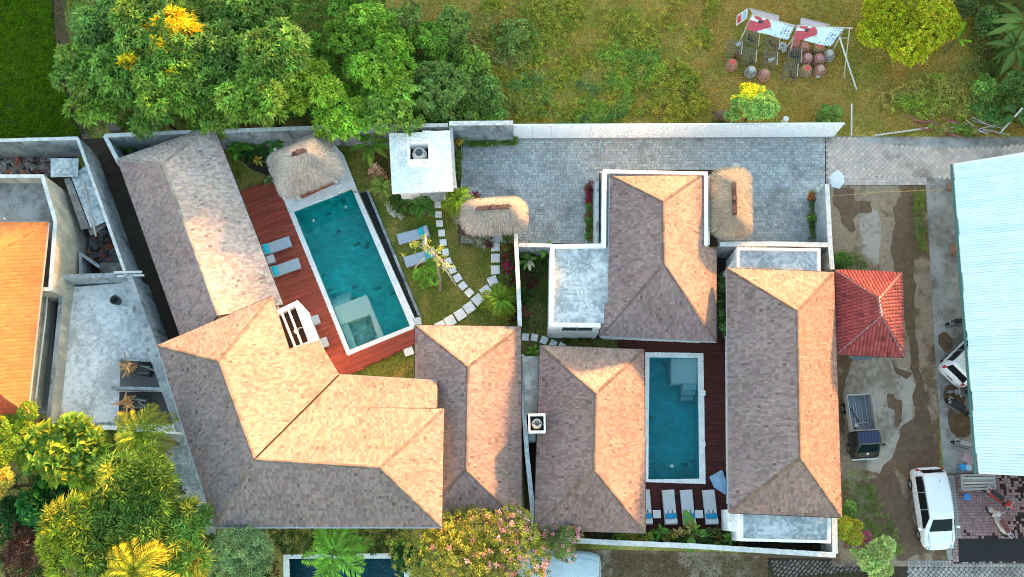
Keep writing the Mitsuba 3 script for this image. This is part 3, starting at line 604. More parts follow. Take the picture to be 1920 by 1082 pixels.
# ---------------------------------------------------------------- pump room with the flat white roof, water tanks in boxes
t = thing('pump_room', 'small building with a flat white tiled roof beside the slanted pool garden', 'pump room')
pm = [(729, 251), (843, 244), (850, 357), (735, 362)]
part(t, 'wall', extrude(PG(pm, 2.5).buffer(-.35, join_style=2), -.05, 2.35), 'm_white')
k = part(t, 'roof_slab', extrude(PG(pm, 2.55), 2.35, 2.53), 'm_white')
part(k, 'roof_tile', pavers(PG(pm, 2.55).buffer(-.02), (.2, .2), (.2, .2), (0.82, 0.84, 0.82), math.radians(-2), 2.552, .01, .10, .018, .003), 'm_matt', kind='stuff')
part(t, 'porch_roof', extrude(PG([(806, 352), (835, 352), (835, 374), (808, 374)], 2.2), 2.1, 2.2), 'm_cement')
def tank_box(label, x, y, h0, sx, sy, hh, rot=0.0):
    c0 = G(x, y, h0 + hh); t = thing('water_tank_box', label, 'tank box'); R2 = np.array([[math.cos(rot), math.sin(rot)], [-math.sin(rot), math.cos(rot)]])
    for dx, dy, lx, ly in ((-sx / 2 + .04, 0, .08, sy), (sx / 2 - .04, 0, .08, sy), (0, sy / 2 - .04, sx - .16, .08), (0, -sy / 2 + .04, sx - .16, .08)):
        o = np.array([dx, dy]) @ R2; part(t, 'side', MB().add(*box([c0[0] + o[0], c0[1] + o[1], h0 + hh / 2], (lx, ly, hh), rot)).arrays()[:2], 'm_white')
    part(t, 'floor', MB().box([c0[0], c0[1], h0 + .03], (sx - .18, sy - .18, .05), rot, (.03, .03, .03)))
    t2 = thing('water_tank', 'cream water tank with dark lid, in the box ' + label.split('box ')[-1], 'water tank'); z = h0 + hh - .18; r = min(sx, sy) / 2 - .17
    prof = np.array([[0.001, 0], [r * .96, 0], [r, .06], [r, hh * .45], [r * .9, hh * .58], [r * .55, hh * .68], [r * .5, hh * .70], [0.001, hh * .70]])
    part(t2, 'tank', trimesh.creation.revolve(prof, sections=28).apply_translation([c0[0], c0[1], h0 + .06]), 'm_matt', smooth=35, color=np.array([.62, .57, .50]))
    lid = np.array([[.001, 0], [r * .52, 0], [r * .52, .05], [r * .34, .09], [.001, .10]])
    part(t2, 'lid', trimesh.creation.revolve(lid, sections=24).apply_translation([c0[0], c0[1], h0 + .06 + hh * .70]), 'm_matt', smooth=35, color=np.array([.06, .075, .09]))
    for s in (-1, 1): part(t2, 'lug', MB().box([c0[0] + s * r * .72, c0[1], h0 + .06 + hh * .66], (.05, .05, .07), 0, (.08, .08, .08)))
tank_box('open white box on the flat white roof', 785, 283, 2.56, 1.22, 1.14, .95, math.radians(2))
tank_box('open white box in the gap left of a house', 1007, 793, 3.05, .86, .94, .70, math.radians(1))
t = thing('pump_base', 'grey concrete stand and block under the tank box in the dark gap', 'block'); part(t, 'block', MB().box(G(994, 818, 2.0) - [0, 0, .5], (.55, .5, 1.0), 0, (.35, .38, .39)))
part(t, 'stand', MB().box([*(G(1000, 793, 3.05)[:2] - [.05, 0]), 1.52], (.34, .8, 3.0), 0, (.42, .44, .44)))
# ================================================================ NEIGHBOURS, THATCHED ROOFS, KIOSK, METAL SHED, PERGOLA
def unit0(v): return v / (np.linalg.norm(v, axis=1, keepdims=True) + 1e-9)
def thatch(t, corners, he, ridge, hr, rc, base, n=9000, bulge=0.16, ridge_col=(0.10, 0.055, 0.045), seed=1):
    rg = np.random.default_rng(seed)
    e = rounded(Polygon(P2(corners, he)).buffer(0), rc).exterior; M_ = 140
    E = np.array([e.interpolate(q, normalized=True).coords[0] for q in np.linspace(0, 1, M_, endpoint=False)])
    a, b = G(*ridge[0], hr)[:2], G(*ridge[1], hr)[:2]; d = b - a
    cen = E.mean(0)
    def ridge_of(x):
        s = np.clip(((x - a) @ d) / (d @ d), 0.0, 1.0)[:, None]; return a + d * s + (x - a - d * s) * 0.035
    wob = 0.05 * (rg.random(M_) - .5)
    E = E + (E - cen) * wob[:, None] * .25
    Rr = ridge_of(E)
    def surf(th, tt):
        i = np.floor(th).astype(int) % M_; j = (i + 1) % M_; fr = (th - np.floor(th))[:, None]
        ee = E[i] * (1 - fr) + E[j] * fr; rr = Rr[i] * (1 - fr) + Rr[j] * fr
        xy = ee + (rr - ee) * tt[:, None]; zz = he + (hr - he) * tt + bulge * np.sin(np.pi * np.clip(tt, 0, 1))
        return np.column_stack([xy, zz])
    ts = np.linspace(0, 1, 9); rings = [np.column_stack([cen + (E - cen) * .93, np.full(M_, he - .22)]), np.column_stack([E, np.full(M_, he - .16)])] + [surf(np.arange(M_) * 1.0, np.full(M_, q)) for q in ts]
    V = np.vstack(rings); F = []
    for r in range(len(rings) - 1):
        i = np.arange(M_); j = (i + 1) % M_; F.append(np.stack([r * M_ + i, r * M_ + j, (r + 1) * M_ + j, (r + 1) * M_ + i], 1))
    mb = MB().add(V, np.vstack(F), np.array(base) * .5); k = part(t, 'roof', mb)
    th = rg.random(n) * M_; t0 = np.where(rg.random(n) < .12, -.02 + .06 * rg.random(n), rg.random(n) ** 0.85); L = (0.18 + .25 * rg.random(n)) / np.maximum(.5, np.linalg.norm(surf(th, np.zeros(n)) - surf(th, np.ones(n)), axis=1))
    up = surf(th, np.clip(t0 + L, 0, 1)); lo = surf(th + rg.normal(0, .35, n), t0 - .03); lo[:, 2] += 0.03 + .08 * rg.random(n); up[:, 2] += .012
    dd = lo - up; fr_ = t0 < .05; lo[fr_] += unit0(dd[fr_]) * (.10 + .18 * rg.random((fr_.sum(), 1))); dd = lo - up; s = np.cross(dd, [0, 0, 1.0]); s /= np.linalg.norm(s, axis=1, keepdims=True) + 1e-9
    w = (0.014 + .030 * rg.random(n))[:, None]
    v = np.stack([up - s * w, up + s * w, lo], 1).reshape(-1, 3)
    w1 = meshkit.fbm(np.column_stack([up[:, :2] * 1.2, np.zeros(n)]), 3)[:, None]
    col = tones(n, base, .38, .04, rg) * (.7 + .6 * w1)
    part(k, 'straw', MB().add(v, np.arange(3 * n).reshape(-1, 3), np.repeat(col, 3, 0)), kind='stuff')
    rm = MB(); a3, b3 = np.array([*a, hr + .1]), np.array([*b, hr + .1]); nn = 7
    for q in range(nn):
        rm.beam(a3 + (b3 - a3) * (q + .04) / nn, a3 + (b3 - a3) * (q + .96) / nn, .22, .14, tones(1, ridge_col, .3)[0])
    rm.box([*((a + b) / 2), hr + .2], (.24, .24, .1), 0, np.array(ridge_col) * 1.3)
    part(k, 'ridge_cap', rm)
    return k, surf, M_
GZ = [(499, 294), (607, 243), (646, 328), (531, 374)]
t = thing('thatched_gazebo', 'square straw-roofed gazebo at the head of the slanted pool, netted with white cord', 'gazebo')
k, surf, M_ = thatch(t, GZ, 2.7, [(549, 291), (572, 283)], 4.6, .5, (0.44, 0.365, 0.31), 15000, seed=2)
gp = P2(GZ, 0.0)
q = P2([(540, 320), (607, 290), (632, 345), (560, 378)], 0)
for x, y in ((561, 373), (632, 343), (536, 312), (603, 284)): part(t, 'post', MB().box(G(x, y, 0) + [0, 0, 1.3], (.18, .18, 2.4), .4, (.55, .54, .5)))
part(t, 'daybed', extrude(PG([(545, 318), (604, 292), (628, 340), (566, 368)], .45), .1, .45), 'm_matt', color=np.array([.22, .06, .03]))
for x, y in ((560, 372), (632, 342)): part(t, 'post_base', rbox(G(x, y, .15), (.42, .42, .14), .02, .4), 'm_stone')
gth, gtt = np.meshgrid(np.arange(0, M_, .25), np.linspace(0, 1, 90)); gpt = surf(gth.ravel(), gtt.ravel())
def to_px(p):
    d = p - EYE; z = d @ FW; return np.column_stack([960 + FOC * d[:, 0] / z, 541 - FOC * (d @ UP) / z])
gpt = gpt + [0, 0, .07]; kd = KD(to_px(gpt))
Z4 = lambda a: [(480 + x / 6.764, 230 + y / 6.764) for x, y in a]
for cords in (Z4([(530, 450), (470, 740), (445, 815)]), Z4([(600, 420), (565, 700)]), Z4([(680, 460), (655, 650)]), Z4([(750, 515), (745, 605)]), Z4([(470, 735), (650, 645), (835, 575)]), Z4([(530, 430), (640, 525), (745, 605)]), Z4([(530, 510), (650, 640)]),
              Z4([(600, 420), (720, 500), (945, 635)]), Z4([(640, 340), (805, 230)]), Z4([(805, 230), (865, 370), (915, 490)]), Z4([(720, 390), (830, 305)]), Z4([(715, 400), (920, 495)]), Z4([(810, 435), (885, 400)]), Z4([(500, 365), (625, 240)]), Z4([(300, 340), (490, 365)]), Z4([(465, 340), (530, 265), (590, 300)]),
              Z4([(440, 420), (350, 610)]), Z4([(230, 430), (420, 440)]), Z4([(325, 520), (400, 480)]), Z4([(220, 410), (440, 405)])):
    pts = []
    for (xa, ya), (xb, yb) in zip(cords[:-1], cords[1:]):
        for s in np.linspace(0, 1, 9): pts.append(gpt[kd.query([xa + (xb - xa) * s, ya + (yb - ya) * s])[1]])
    pts = np.array(pts); pts = pts[np.concatenate([[True], np.linalg.norm(np.diff(pts, axis=0), axis=1) > .02])]
    if len(pts) > 2: part(t, 'cord', MB().tube(pts, .014, 4, (.50, .45, .38)))
t = thing('thatched_gate', 'wide straw gate roof between the lawn and the grey driveway', 'gate')
thatch(t, [(864, 377), (985, 368), (989, 432), (868, 441)], 2.5, [(895, 392), (955, 388)], 3.5, .75, (0.41, 0.325, 0.26), 9000, seed=3)
for x in (885, 970): part(t, 'pillar', MB().box(G(x, 418, 0) + [0, 0, 1.2], (.35, .35, 2.4), 0, (.45, .45, .43)))
part(t, 'door', MB().box(G(928, 420, 0) + [0, 0, 1.0], (1.9, .08, 2.0), 0, (.2, .08, .05)))
t = thing('thatched_gate', 'tall narrow straw gate roof right of the parapet house', 'gate')
thatch(t, [(1334, 318), (1407, 316), (1408, 444), (1335, 445)], 2.6, [(1375, 345), (1377, 402)], 3.6, .6, (0.45, 0.345, 0.24), 9000, seed=4)
for y in (340, 430): part(t, 'pillar', MB().box(G(1362, y, 0) + [0, 0, 1.2], (.35, .35, 2.4), 0, (.45, .45, .43)))
part(t, 'door', MB().box(G(1362, 385, 0) + [0, 0, 1.0], (.08, 2.3, 2.0), 0, (.2, .08, .05)))

# ---------------------------------------------------------------- red kiosk
t = thing('kiosk', 'small kiosk with a red ribbed tile hip roof, right of the long house', 'kiosk')
he, hr = 2.6, 3.95
c = [G(x, y, he) for x, y in ((1567, 507), (1690, 512), (1695, 669), (1570, 664))]; r0, r1 = G(1648, 560, hr), G(1653, 592, hr)
RED = (0.29, 0.06, 0.055)  # east face gets a lighter red to paint the sun on it
BAR = ((0, 0), (.22, .045), (.5, .06), (.78, .045), (1, 0))
roofed(t, [(c[0], c[1], r0, r0, RED), (c[1], c[2], r1, r0, (0.29, 0.075, 0.065)), (c[2], c[3], r1, r1, RED), (c[3], c[0], r0, r1, RED)], [(r0, c[0]), (r0, c[1]), (r0, r1), (r1, c[2]), (r1, c[3])], [(c[0], c[1]), (c[1], c[2]), (c[2], c[3]), (c[3], c[0])], RED, bname='roof_tile', hipcol=(.45, .36, .34), gcol=(.10, .04, .035), course=.3, wid=(.19, .19), prof=BAR, var=.22, dark=.03, lift=.03)
for x, y in ((1580, 520), (1678, 524), (1682, 652), (1584, 650)): part(t, 'post', MB().box([*G(x, y, 2.6)[:2], 1.28], (.14, .14, 2.56), 0, (.25, .12, .08)))
part(t, 'counter', MB().box([*G(1625, 575, 2.6)[:2], .5], (1.6, 2.2, 1.0), 0, (.12, .1, .09)))
part(t, 'awning', MB().add(*hull([G(1590, 668, 1.3), G(1640, 668, 1.3), G(1634, 674, .6), G(1600, 676, .6), G(1590, 668, 1.25), G(1640, 668, 1.25)]), (.10, .13, .16)))

# ---------------------------------------------------------------- metal shed
t = thing('metal_shed', 'open shed with a pale ribbed metal roof on the right edge', 'shed')
a, b = G(1787, 307, 3.5), G(1833, 888, 3.5); L = 13.0
ta, tb = a + np.array([L, L * .06, 4.4]), b + np.array([L, -1.0, 4.4])
NR = 112; PN = 16
prof = []
for i in range(NR): prof += [(i, 0), (i + .40, 0), (i + .50, .055), (i + .80, .055)]
prof.append((NR, 0)); prof = np.array(prof); per = NR // PN
for q in range(PN):
    m_ = (prof[:, 0] >= q * per - .25) & (prof[:, 0] <= (q + 1) * per + 1e-6); pr2 = prof[m_]; s = pr2[:, 0] / NR
    lo = a + (b - a) * s[:, None]; hi = ta + (tb - ta) * s[:, None]; z = pr2[:, 1] + (.004 if q % 2 else 0)
    lo = lo + np.column_stack([np.full(len(s), .05 * (q % 3 == 0) - .02), np.zeros(len(s)), z]); hi = hi + np.column_stack([np.zeros((len(s), 2)), z]); n = len(s)
    i = np.arange(n - 1); v = np.vstack([lo, hi]); f = np.stack([i, n + i, n + i + 1, i + 1], 1)
    mm = MB().add(v, f); mm.add(v - [0, 0, .012], f[:, ::-1]); va, fa, _ = mm.arrays()
    part(t, 'roof_sheet', (va, fa), 'm_mroof')
part(t, 'fascia', MB().beam(a - [.04, 0, .12], b - [.04, 0, .12], .05, .2, (.06, .16, .15)))
part(t, 'purlin', MB().beam(a + [1.2, 0, -.1], b + [1.2, 0, -.1], .1, .15, (.12, .12, .12)))
for x, y in ((1781, 352), (1787, 470), (1806, 600), (1822, 740), (1840, 880)): part(t, 'column', rbox(G(x, y, 0) + [.35 * (y > 500), 0, 1.7], (.42, .42, 3.5), .03), 'm_matt', color=np.array([.30, .15, .10]) if y < 500 else np.array([.3, .28, .26]))
part(t, 'back_wall', MB().beam([*(ta[:2] - [.6, 0]), 2.5], [*(tb[:2] - [.6, 0]), 3.6], .2, 7.2, (.45, .43, .40)))
part(t, 'side_wall', MB().beam(a + [3.2, .3, -1.65], [*(ta[:2] - [.6, .1]), 1.9], .2, 3.7, (.45, .43, .40)))

# ---------------------------------------------------------------- open-roofed bathroom beside house A
t = thing('open_bathroom', 'white-walled open-air bathroom with slim beams, set in the angle of the big roof', 'bathroom')
H = 3.1; q = [G(x, y, H) for x, y in ((515, 592), (553, 574), (578, 640), (541, 655))]
part(t, 'wall', extrude(Polygon([p[:2] for p in q]).buffer(.24, join_style=2).difference(Polygon([p[:2] for p in q])), -.05, H), 'm_white')
q2 = [p - [0, 0, .42] for p in q]
for i in range(3):
    s0, s1 = i / 3 + .012, (i + 1) / 3 - .012; part(t, 'timber_panel', MB().add(*hull([q2[0] + (q2[1] - q2[0]) * s0, q2[0] + (q2[1] - q2[0]) * s1, q2[3] + (q2[2] - q2[3]) * s1, q2[3] + (q2[2] - q2[3]) * s0] + [q2[0] + (q2[1] - q2[0]) * s0 - [0, 0, .05], q2[3] + (q2[2] - q2[3]) * s1 - [0, 0, .05]]), (.055, .028, .02)))
part(t, 'floor', MB().add(*sheet(Polygon([p[:2] for p in q]), .05), (.12, .055, .035)))
for s in (.33, .66):
    part(t, 'beam', MB().beam(q[0] + (q[1] - q[0]) * s - [0, 0, .08], q[3] + (q[2] - q[3]) * s - [0, 0, .08], .11, .15, (.80, .76, .72)))
pole = G(565, 615, 2.4); part(t, 'shower_head', trimesh.creation.cylinder(.13, .05, sections=20, transform=trimesh.transformations.translation_matrix(G(555, 621, 2.95))), 'm_gloss', color=np.array([.72, .70, .68]))
part(t, 'shower_pipe', MB().tube([G(555, 621, 2.98), G(561, 615, 3.0), G(568, 614, 3.0)], .025, 6, (.7, .68, .66)))

# ---------------------------------------------------------------- left neighbours
bwall('grey wall along the rubble yard, facing the rice field', [(-40, 264), (145, 259)], 2.4, .14)
bwall('tall grey streaked wall running down to the roof terrace courtyard', [(145, 259), (188, 380), (236, 516)], 2.4, .14, over=.01)
struct('rubble_yard', sheet(PG([(-40, 290), (140, 290), (185, 380), (262, 535), (-40, 535)]), -.01), 'm_soil')
struct('wall_gap', sheet(PG([(146, 262), (198, 258), (232, 322), (350, 665), (345, 800), (300, 800), (262, 535), (200, 380)]), .004), 'm_soil')
rg = np.random.default_rng(11); mb = MB()
for poly, n, cc in (([(-20, 290), (95, 290), (95, 330), (-20, 330)], 240, (.22, .19, .17)), ([(165, 440), (205, 430), (230, 490), (165, 490)], 150, (.16, .15, .15))):
    pg = PG(poly); x0, y0, x1, y1 = pg.bounds
    for _ in range(n):
        p = np.array([x0 + (x1 - x0) * rg.random(), y0 + (y1 - y0) * rg.random()])
        if not pg.contains(shapely.Point(p)): continue
        s = .05 + .13 * rg.random() ** 2; v, f = hull(rg.normal(0, 1, (9, 3)) * [s, s, s * .6]); col = tones(1, (.26, .09, .05) if rg.random() < .18 else cc, .5)[0]
        mb.add(v + [*p, s * .3 + .02], f, col)
stuff('rubble', mb, 'm_matt', 'broken concrete and brick rubble on the ground of the walled yard', 'rubble')
def plate(label, pts, h, th=.04, bs='m_flatroof', tilt=0):
    return whole('cement_sheet', extrude(PG(pts, h), h - th, h), bs, label, 'sheet')
plate('square pale cement sheet at the top of the rubble yard', [(95, 296), (147, 297), (146, 331), (95, 332)], 1.9)
plate('long pale cement sheet slanting beside the streaked wall', [(133, 330), (160, 311), (200, 414), (170, 428)], 1.75)
plate('grey narrow cement sheet left of the long slanting one', [(120, 336), (131, 331), (168, 428), (152, 430)], 1.62, bs='m_cement')
plate('broken beige sheet below the slanting sheets', [(165, 430), (200, 417), (204, 420), (170, 442)], 1.5, bs='m_cement')
whole('plank', MB().beam(G(155, 337, 1.82), G(180, 443, 1.8), .1, .04, (.45, .40, .36)), 'm_matt', 'thin plank lying lengthwise on the slanting cement sheets', 'plank')
for x, y in ((100, 325), (150, 330), (160, 420), (192, 410)): pass
t = thing('block_stub', 'small unfinished grey block wall corner in the rubble yard', 'wall stub')
part(t, 'wall_face', extrude(Polygon(P2([(148, 474), (152, 473), (153, 513), (148, 513)], 1.2)), -.05, 1.2), 'm_concrete')
part(t, 'wall_face', extrude(Polygon(P2([(152, 473), (186, 497), (185, 503), (152, 480)], 1.2)), -.05, 1.19), 'm_concrete')
part(t, 'slab', extrude(PG([(188, 492), (232, 492), (236, 512), (188, 512)], .5), 0, .5), 'm_cement')
# terrace building
t = thing('terrace_house', 'pale house at the left edge with a bare roof terrace behind a plastered parapet', 'house')
pt = [(-80, 328), (82, 328), (107, 415), (97, 545), (-80, 545)]
body = PG(pt, 3.5)
part(t, 'wall', extrude(body, -.05, 2.6), 'm_plaster')
part(t, 'parapet', extrude(body.difference(body.buffer(-.16)), 2.6, 3.5), 'm_plaster')
part(t, 'coping', extrude(body.buffer(.02).difference(body.buffer(-.18)), 3.5, 3.54), 'm_stone')
part(t, 'terrace_floor', sheet(body.buffer(-.16), 2.62), 'm_cement')
part(t, 'flue', MB().tube([G(8, 418, 2.6), G(8, 410, 3.1)], .07, 8, (.6, .55, .5)))
# orange roof
t = thing('orange_roof_house', 'house with a bright orange tiled hip roof cut off by the left edge', 'house')
he, hr = 3.75, 6.4
ne, se, ap = G(90, 417, he), G(51, 775, he), G(-205, 590, hr)
nw, sw, rw = ne - [22, 0, 0], se - [22, 0, 0], ap - [12, 0, 0]
OR = (0.50, 0.17, 0.055)  # south face uses a deeper red, painting its shade
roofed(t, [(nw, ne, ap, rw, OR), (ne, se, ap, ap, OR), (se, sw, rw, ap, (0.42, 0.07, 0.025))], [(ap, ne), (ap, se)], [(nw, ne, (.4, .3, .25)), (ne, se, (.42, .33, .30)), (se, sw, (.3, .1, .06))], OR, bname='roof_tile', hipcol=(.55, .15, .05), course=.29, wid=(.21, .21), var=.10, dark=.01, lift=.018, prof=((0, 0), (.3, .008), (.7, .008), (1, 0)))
part(t, 'wall', extrude(Polygon([p[:2] for p in (nw, ne, se, sw)]).buffer(-.6, join_style=2), -.05, he - .1), 'm_plaster')
part(t, 'gutter_slab', extrude(PG([(-60, 545), (104, 545), (92, 772), (-60, 772)], 1.2), -.05, 1.2), 'm_matt', color=np.array([.15, .155, .165]))
part(t, 'pipe', MB().tube([G(92, 510, 2.2), G(86, 590, 2.2), G(67, 748, 2.2), G(54, 749, 2.2)], .045, 8, (.62, .66, .66)))
for y in (570, 640, 700): part(t, 'bracket', MB().beam(G(60 + (700 - y) * .1, y, 2.15), G(84 - (y - 590) * .12, y, 2.15), .05, .05, (.5, .46, .42)))
# courtyard
t = thing('walled_courtyard', 'grey walled courtyard with a mottled whitewashed floor beside the orange roof', 'courtyard')
FZ = 1.1
part(t, 'floor', extrude(PG([(116, 540), (240, 530), (352, 812), (98, 798)], FZ), -.05, FZ), 'm_terrace')
def cw(pts, h, th, bs='m_concrete', cope='m_concrete', nm='wall'):
    ln = LineString(P2(pts, h)); k = part(t, nm, extrude(ln.buffer(th / 2, cap_style=2), -.05, h - .05), bs); part(k, 'coping', extrude(ln.buffer(th / 2 + .015, cap_style=2), h - .05, h), cope)
cw([(115, 550), (90, 792)], 2.2, .18, 'm_plaster')
cw([(113, 519), (232, 515)], 2.3, .22); cw([(88, 794), (232, 797)], 1.5, .2)
cw([(236, 517), (340, 805)], 2.5, .55)
cw([(218, 673), (290, 675)], 1.9, .12); cw([(209, 727), (315, 729)], 1.9, .12)
part(t, 'bay_floor', sheet(PG([(226, 680), (300, 680), (318, 728), (224, 728)], FZ), FZ + .006), 'm_matt', color=np.array([.17, .155, .15]))
part(t, 'bay_floor', sheet(PG([(224, 735), (318, 735), (345, 795), (222, 795)], FZ), FZ + .006), 'm_matt', color=np.array([.08, .075, .075]))
part(t, 'lintel', MB().beam(G(214, 511, 2.45), G(266, 510, 2.45), .12, .1, (.5, .52, .5))); part(t, 'lintel', MB().beam(G(220, 518, 2.4), G(270, 516, 2.4), .1, .1, (.5, .52, .5)))
part(t, 'door_slab', extrude(PG([(188, 797), (236, 799), (236, 806), (188, 805)], 1.6), 1.5, 1.6), 'm_white')
w = G(289, 622, 1.4); part(t, 'window', MB().add(*beam(G(285, 612, 1.6) + [.0, 0, 0], G(298, 642, 1.6), .02, .7), (.02, .03, .03)))
def driftwood(label, x, y, seed, n=24, col=(.50, .27, .12)):
    t = thing('driftwood', label, 'driftwood'); rg = np.random.default_rng(seed); c = G(x, y, 1.55)
    v, f = hull(rg.normal(0, 1, (26, 3)) * [.17, .13, .09] + c); part(t, 'stump', MB().add(v, f, tones(len(v), col, .3, .1, rg)))
    for _ in range(n):
        d = rg.normal(0, 1, 3) * [1, .8, .4]; d /= np.linalg.norm(d); p = [c + d * s + rg.normal(0, .05, 3) for s in (.1, .3, .42 + .3 * rg.random())]
        part(t, 'root', MB().tube(p, [.085, .06, .02], 5, tones(1, np.array(col) * 1.15, .45)[0]))
driftwood('pale driftwood roots in the upper bay of the courtyard', 239, 686, 3)
driftwood('orange-brown driftwood roots in the lower bay of the courtyard', 236, 756, 4, 22)
def planter(label, x, y, seed):
    t = thing('planter_box', label, 'planter'); rg = np.random.default_rng(seed)
    part(t, 'box', MB().add(*rbox(G(x, y, 1.35), (.75, .6, .5), .03, -.15), (.05, .055, .05)))
    for _ in range(5): part(t, 'slat', MB().add(*rbox(G(x, y, 1.63) + [*(rg.random(2) - .5) * [.5, .4], 0], (.55, .07, .05), .01, rg.normal(-.15, .2)), tones(1, (.14, .15, .13), .5)[0]))
planter('dark planter box in the upper courtyard bay', 272, 694, 5); planter('dark slatted box in the lower courtyard bay', 266, 757, 6)
t = thing('bucket', 'dark round bucket with white scraps in the top corner of the courtyard', 'bucket')
part(t, 'shell', trimesh.creation.revolve(np.array([[.001, .03], [.2, .03], [.27, .5], [.24, .5], [.18, .06], [.001, .06]]), sections=20).apply_translation(G(222, 566, 1.1)), 'm_matt', smooth=40, color=np.array([.08, .10, .10]))
for i in range(4): part(t, 'scrap', MB().add(*hull(np.random.default_rng(i).normal(0, .06, (8, 3)) + G(228 + 2 * i, 572, 1.2)), (.6, .6, .58)))
# ================================================================ FURNITURE, VEHICLES, CAGES, BANNERS
def xf(pts, pos, ang):
    """Local (x forward, y left, z up) -> world at pos, heading ang."""
    p = np.asarray(pts, float); a, b = math.cos(ang), math.sin(ang)
    return p @ np.array([[a, b, 0], [-b, a, 0], [0, 0, 1]]) + np.asarray(pos, float)
def lbox(c, s, r=0.0):
    return rbox(c, s, r) if r else box(c, s)
def place(vf, pos, ang): return xf(vf[0], pos, ang), vf[1]
def heading(p0, p1):
    a, b = G(*p0), G(*p1); return math.atan2(b[1] - a[1], b[0] - a[0])
def lounger(label, group, center, ang, z, L=1.85, W=.66, cush=(0.36, 0.43, 0.50), pil=(0.02, 0.45, 0.52), back=25, fr=(.30, .31, .32), stripes=False):
    t = thing('sun_lounger', label, 'sun lounger', group); pos = np.array([*G(*center, .3)[:2], z])     # head towards +x
    f = MB()
    for s in (-1, 1): f.add(*place(lbox([0, s * (W / 2 - .03), .2], (L, .06, .07)), pos, ang), fr)
    for x in (-L / 2 + .03, L / 2 - .03): f.add(*place(lbox([x, 0, .2], (.06, W, .07)), pos, ang), fr)
    part(t, 'frame', f)
    for x in (-L / 2 + .08, L / 2 - .12):
        for s in (-1, 1): part(t, 'leg', MB().add(*place(lbox([x, s * (W / 2 - .05), .09], (.06, .06, .18)), pos, ang), fr))
    hb = L * .30; xs = L / 2 - hb
    part(t, 'mattress', MB().add(*place(rbox([(-L / 2 + xs) / 2, 0, .27], (L - hb, W - .02, .09), .025), pos, ang), cush))
    b = math.radians(back); v, fc = rbox([hb / 2, 0, 0], (hb, W - .02, .09), .025)
    v = v @ np.array([[math.cos(b), 0, math.sin(b)], [0, 1, 0], [-math.sin(b), 0, math.cos(b)]]) + [xs, 0, .27]
    part(t, 'backrest', MB().add(*place((v, fc), pos, ang), np.array(cush) * 1.05))
    v, fc = rbox([hb * .28, 0, .10], (.28, W - .06, .13), .06)
    v = v @ np.array([[math.cos(b), 0, math.sin(b)], [0, 1, 0], [-math.sin(b), 0, math.cos(b)]]) + [xs, 0, .27]
    part(t, 'pillow', MB().add(*place((v, fc), pos, ang), pil))
    if stripes:
        for k in range(5): part(t, 'towel_fringe', MB().add(*place(lbox([xs - .14, (k - 2) * .11, .322], (.16, .045, .012)), pos, ang), (.75, .76, .78) if k % 2 == 0 else (.06, .08, .12)))
def side_table(label, c, ang, z, s=.46, col=(.46, .47, .48), h=.42, group=None):
    t = thing('side_table', label, 'side table', group); p = np.array([*G(*c, h)[:2], z])
    part(t, 'table_top', MB().add(*place(rbox([0, 0, h], (s, s, .05), .012), p, ang), col))
    part(t, 'base', MB().add(*place(lbox([0, 0, h / 2], (s * .86, s * .86, h - .06)), p, ang), np.array(col) * .75))
r = math.radians
lounger('grey lounger on the wooden pool deck, nearer the thatched gazebo', 'loungers on the wooden pool deck', (516, 463), r(180 + 21), .12)
lounger('grey lounger on the wooden pool deck, nearer the open bathroom', 'loungers on the wooden pool deck', (533, 504), r(180 + 21), .12)
side_table('small grey table between the two loungers on the pool deck', (508, 487), r(21), .12)
lounger('pale lounger on the lawn, the one clear of the propped tree', 'loungers on the lawn', (775, 441), r(16), 0)
lounger('pale lounger on the lawn, half covered by the propped tree', 'loungers on the lawn', (788, 483), r(18), 0)
for x, lab in ((1209, 'grey-white lounger by the narrow pool, half under the roof eave'), (1255, 'grey-white lounger by the narrow pool, second from the hip-roofed house'), (1289, 'grey-white lounger by the narrow pool, third from the hip-roofed house'), (1331, 'grey-white lounger by the narrow pool, nearest the blue beanbag')):
    lounger(lab, 'loungers below the narrow pool', (x, 951), r(-90 + 3), .12, 1.8, .66, (.50, .49, .50), (.015, .23, .40), 22, (.55, .55, .55), True)
side_table('white cube table beside the half-hidden lounger', (1231, 964), 0, .12, .42, (.55, .54, .54))
side_table('white cube table beside the lounger nearest the beanbag', (1310, 964), 0, .12, .42, (.55, .54, .54))
side_table('grey square stool on the deck beside the middle of the bathroom wall', (591, 601), r(21), .12, .52, (.38, .42, .45))
side_table('grey square stool on the deck at the lower end of the bathroom wall', (607, 643), r(21), .12, .52, (.38, .42, .45))
# beanbag
pts = [G(x, y, h) for x, y, h in ((1328, 894, .25), (1354, 881, .25), (1363, 903, .3), (1360, 928, .25), (1338, 914, .3), (1347, 896, .75), (1352, 905, .7), (1344, 900, .7))] + [G(x, y, .14) for x, y in ((1335, 895), (1355, 884), (1362, 924), (1342, 911))]
m_ = trimesh.Trimesh(*hull(pts)).subdivide().subdivide().subdivide(); trimesh.smoothing.filter_taubin(m_, iterations=8)
nz = meshkit.fbm(m_.vertices * 3.2, 3); m_.vertices += m_.vertex_normals * ((np.ravel(nz) - .5) * .10)[:, None]
whole('beanbag', m_, 'm_matt', 'light blue crumpled beanbag on the dark deck by the right house', 'beanbag', color=np.array([.26, .42, .60]), smooth=True)

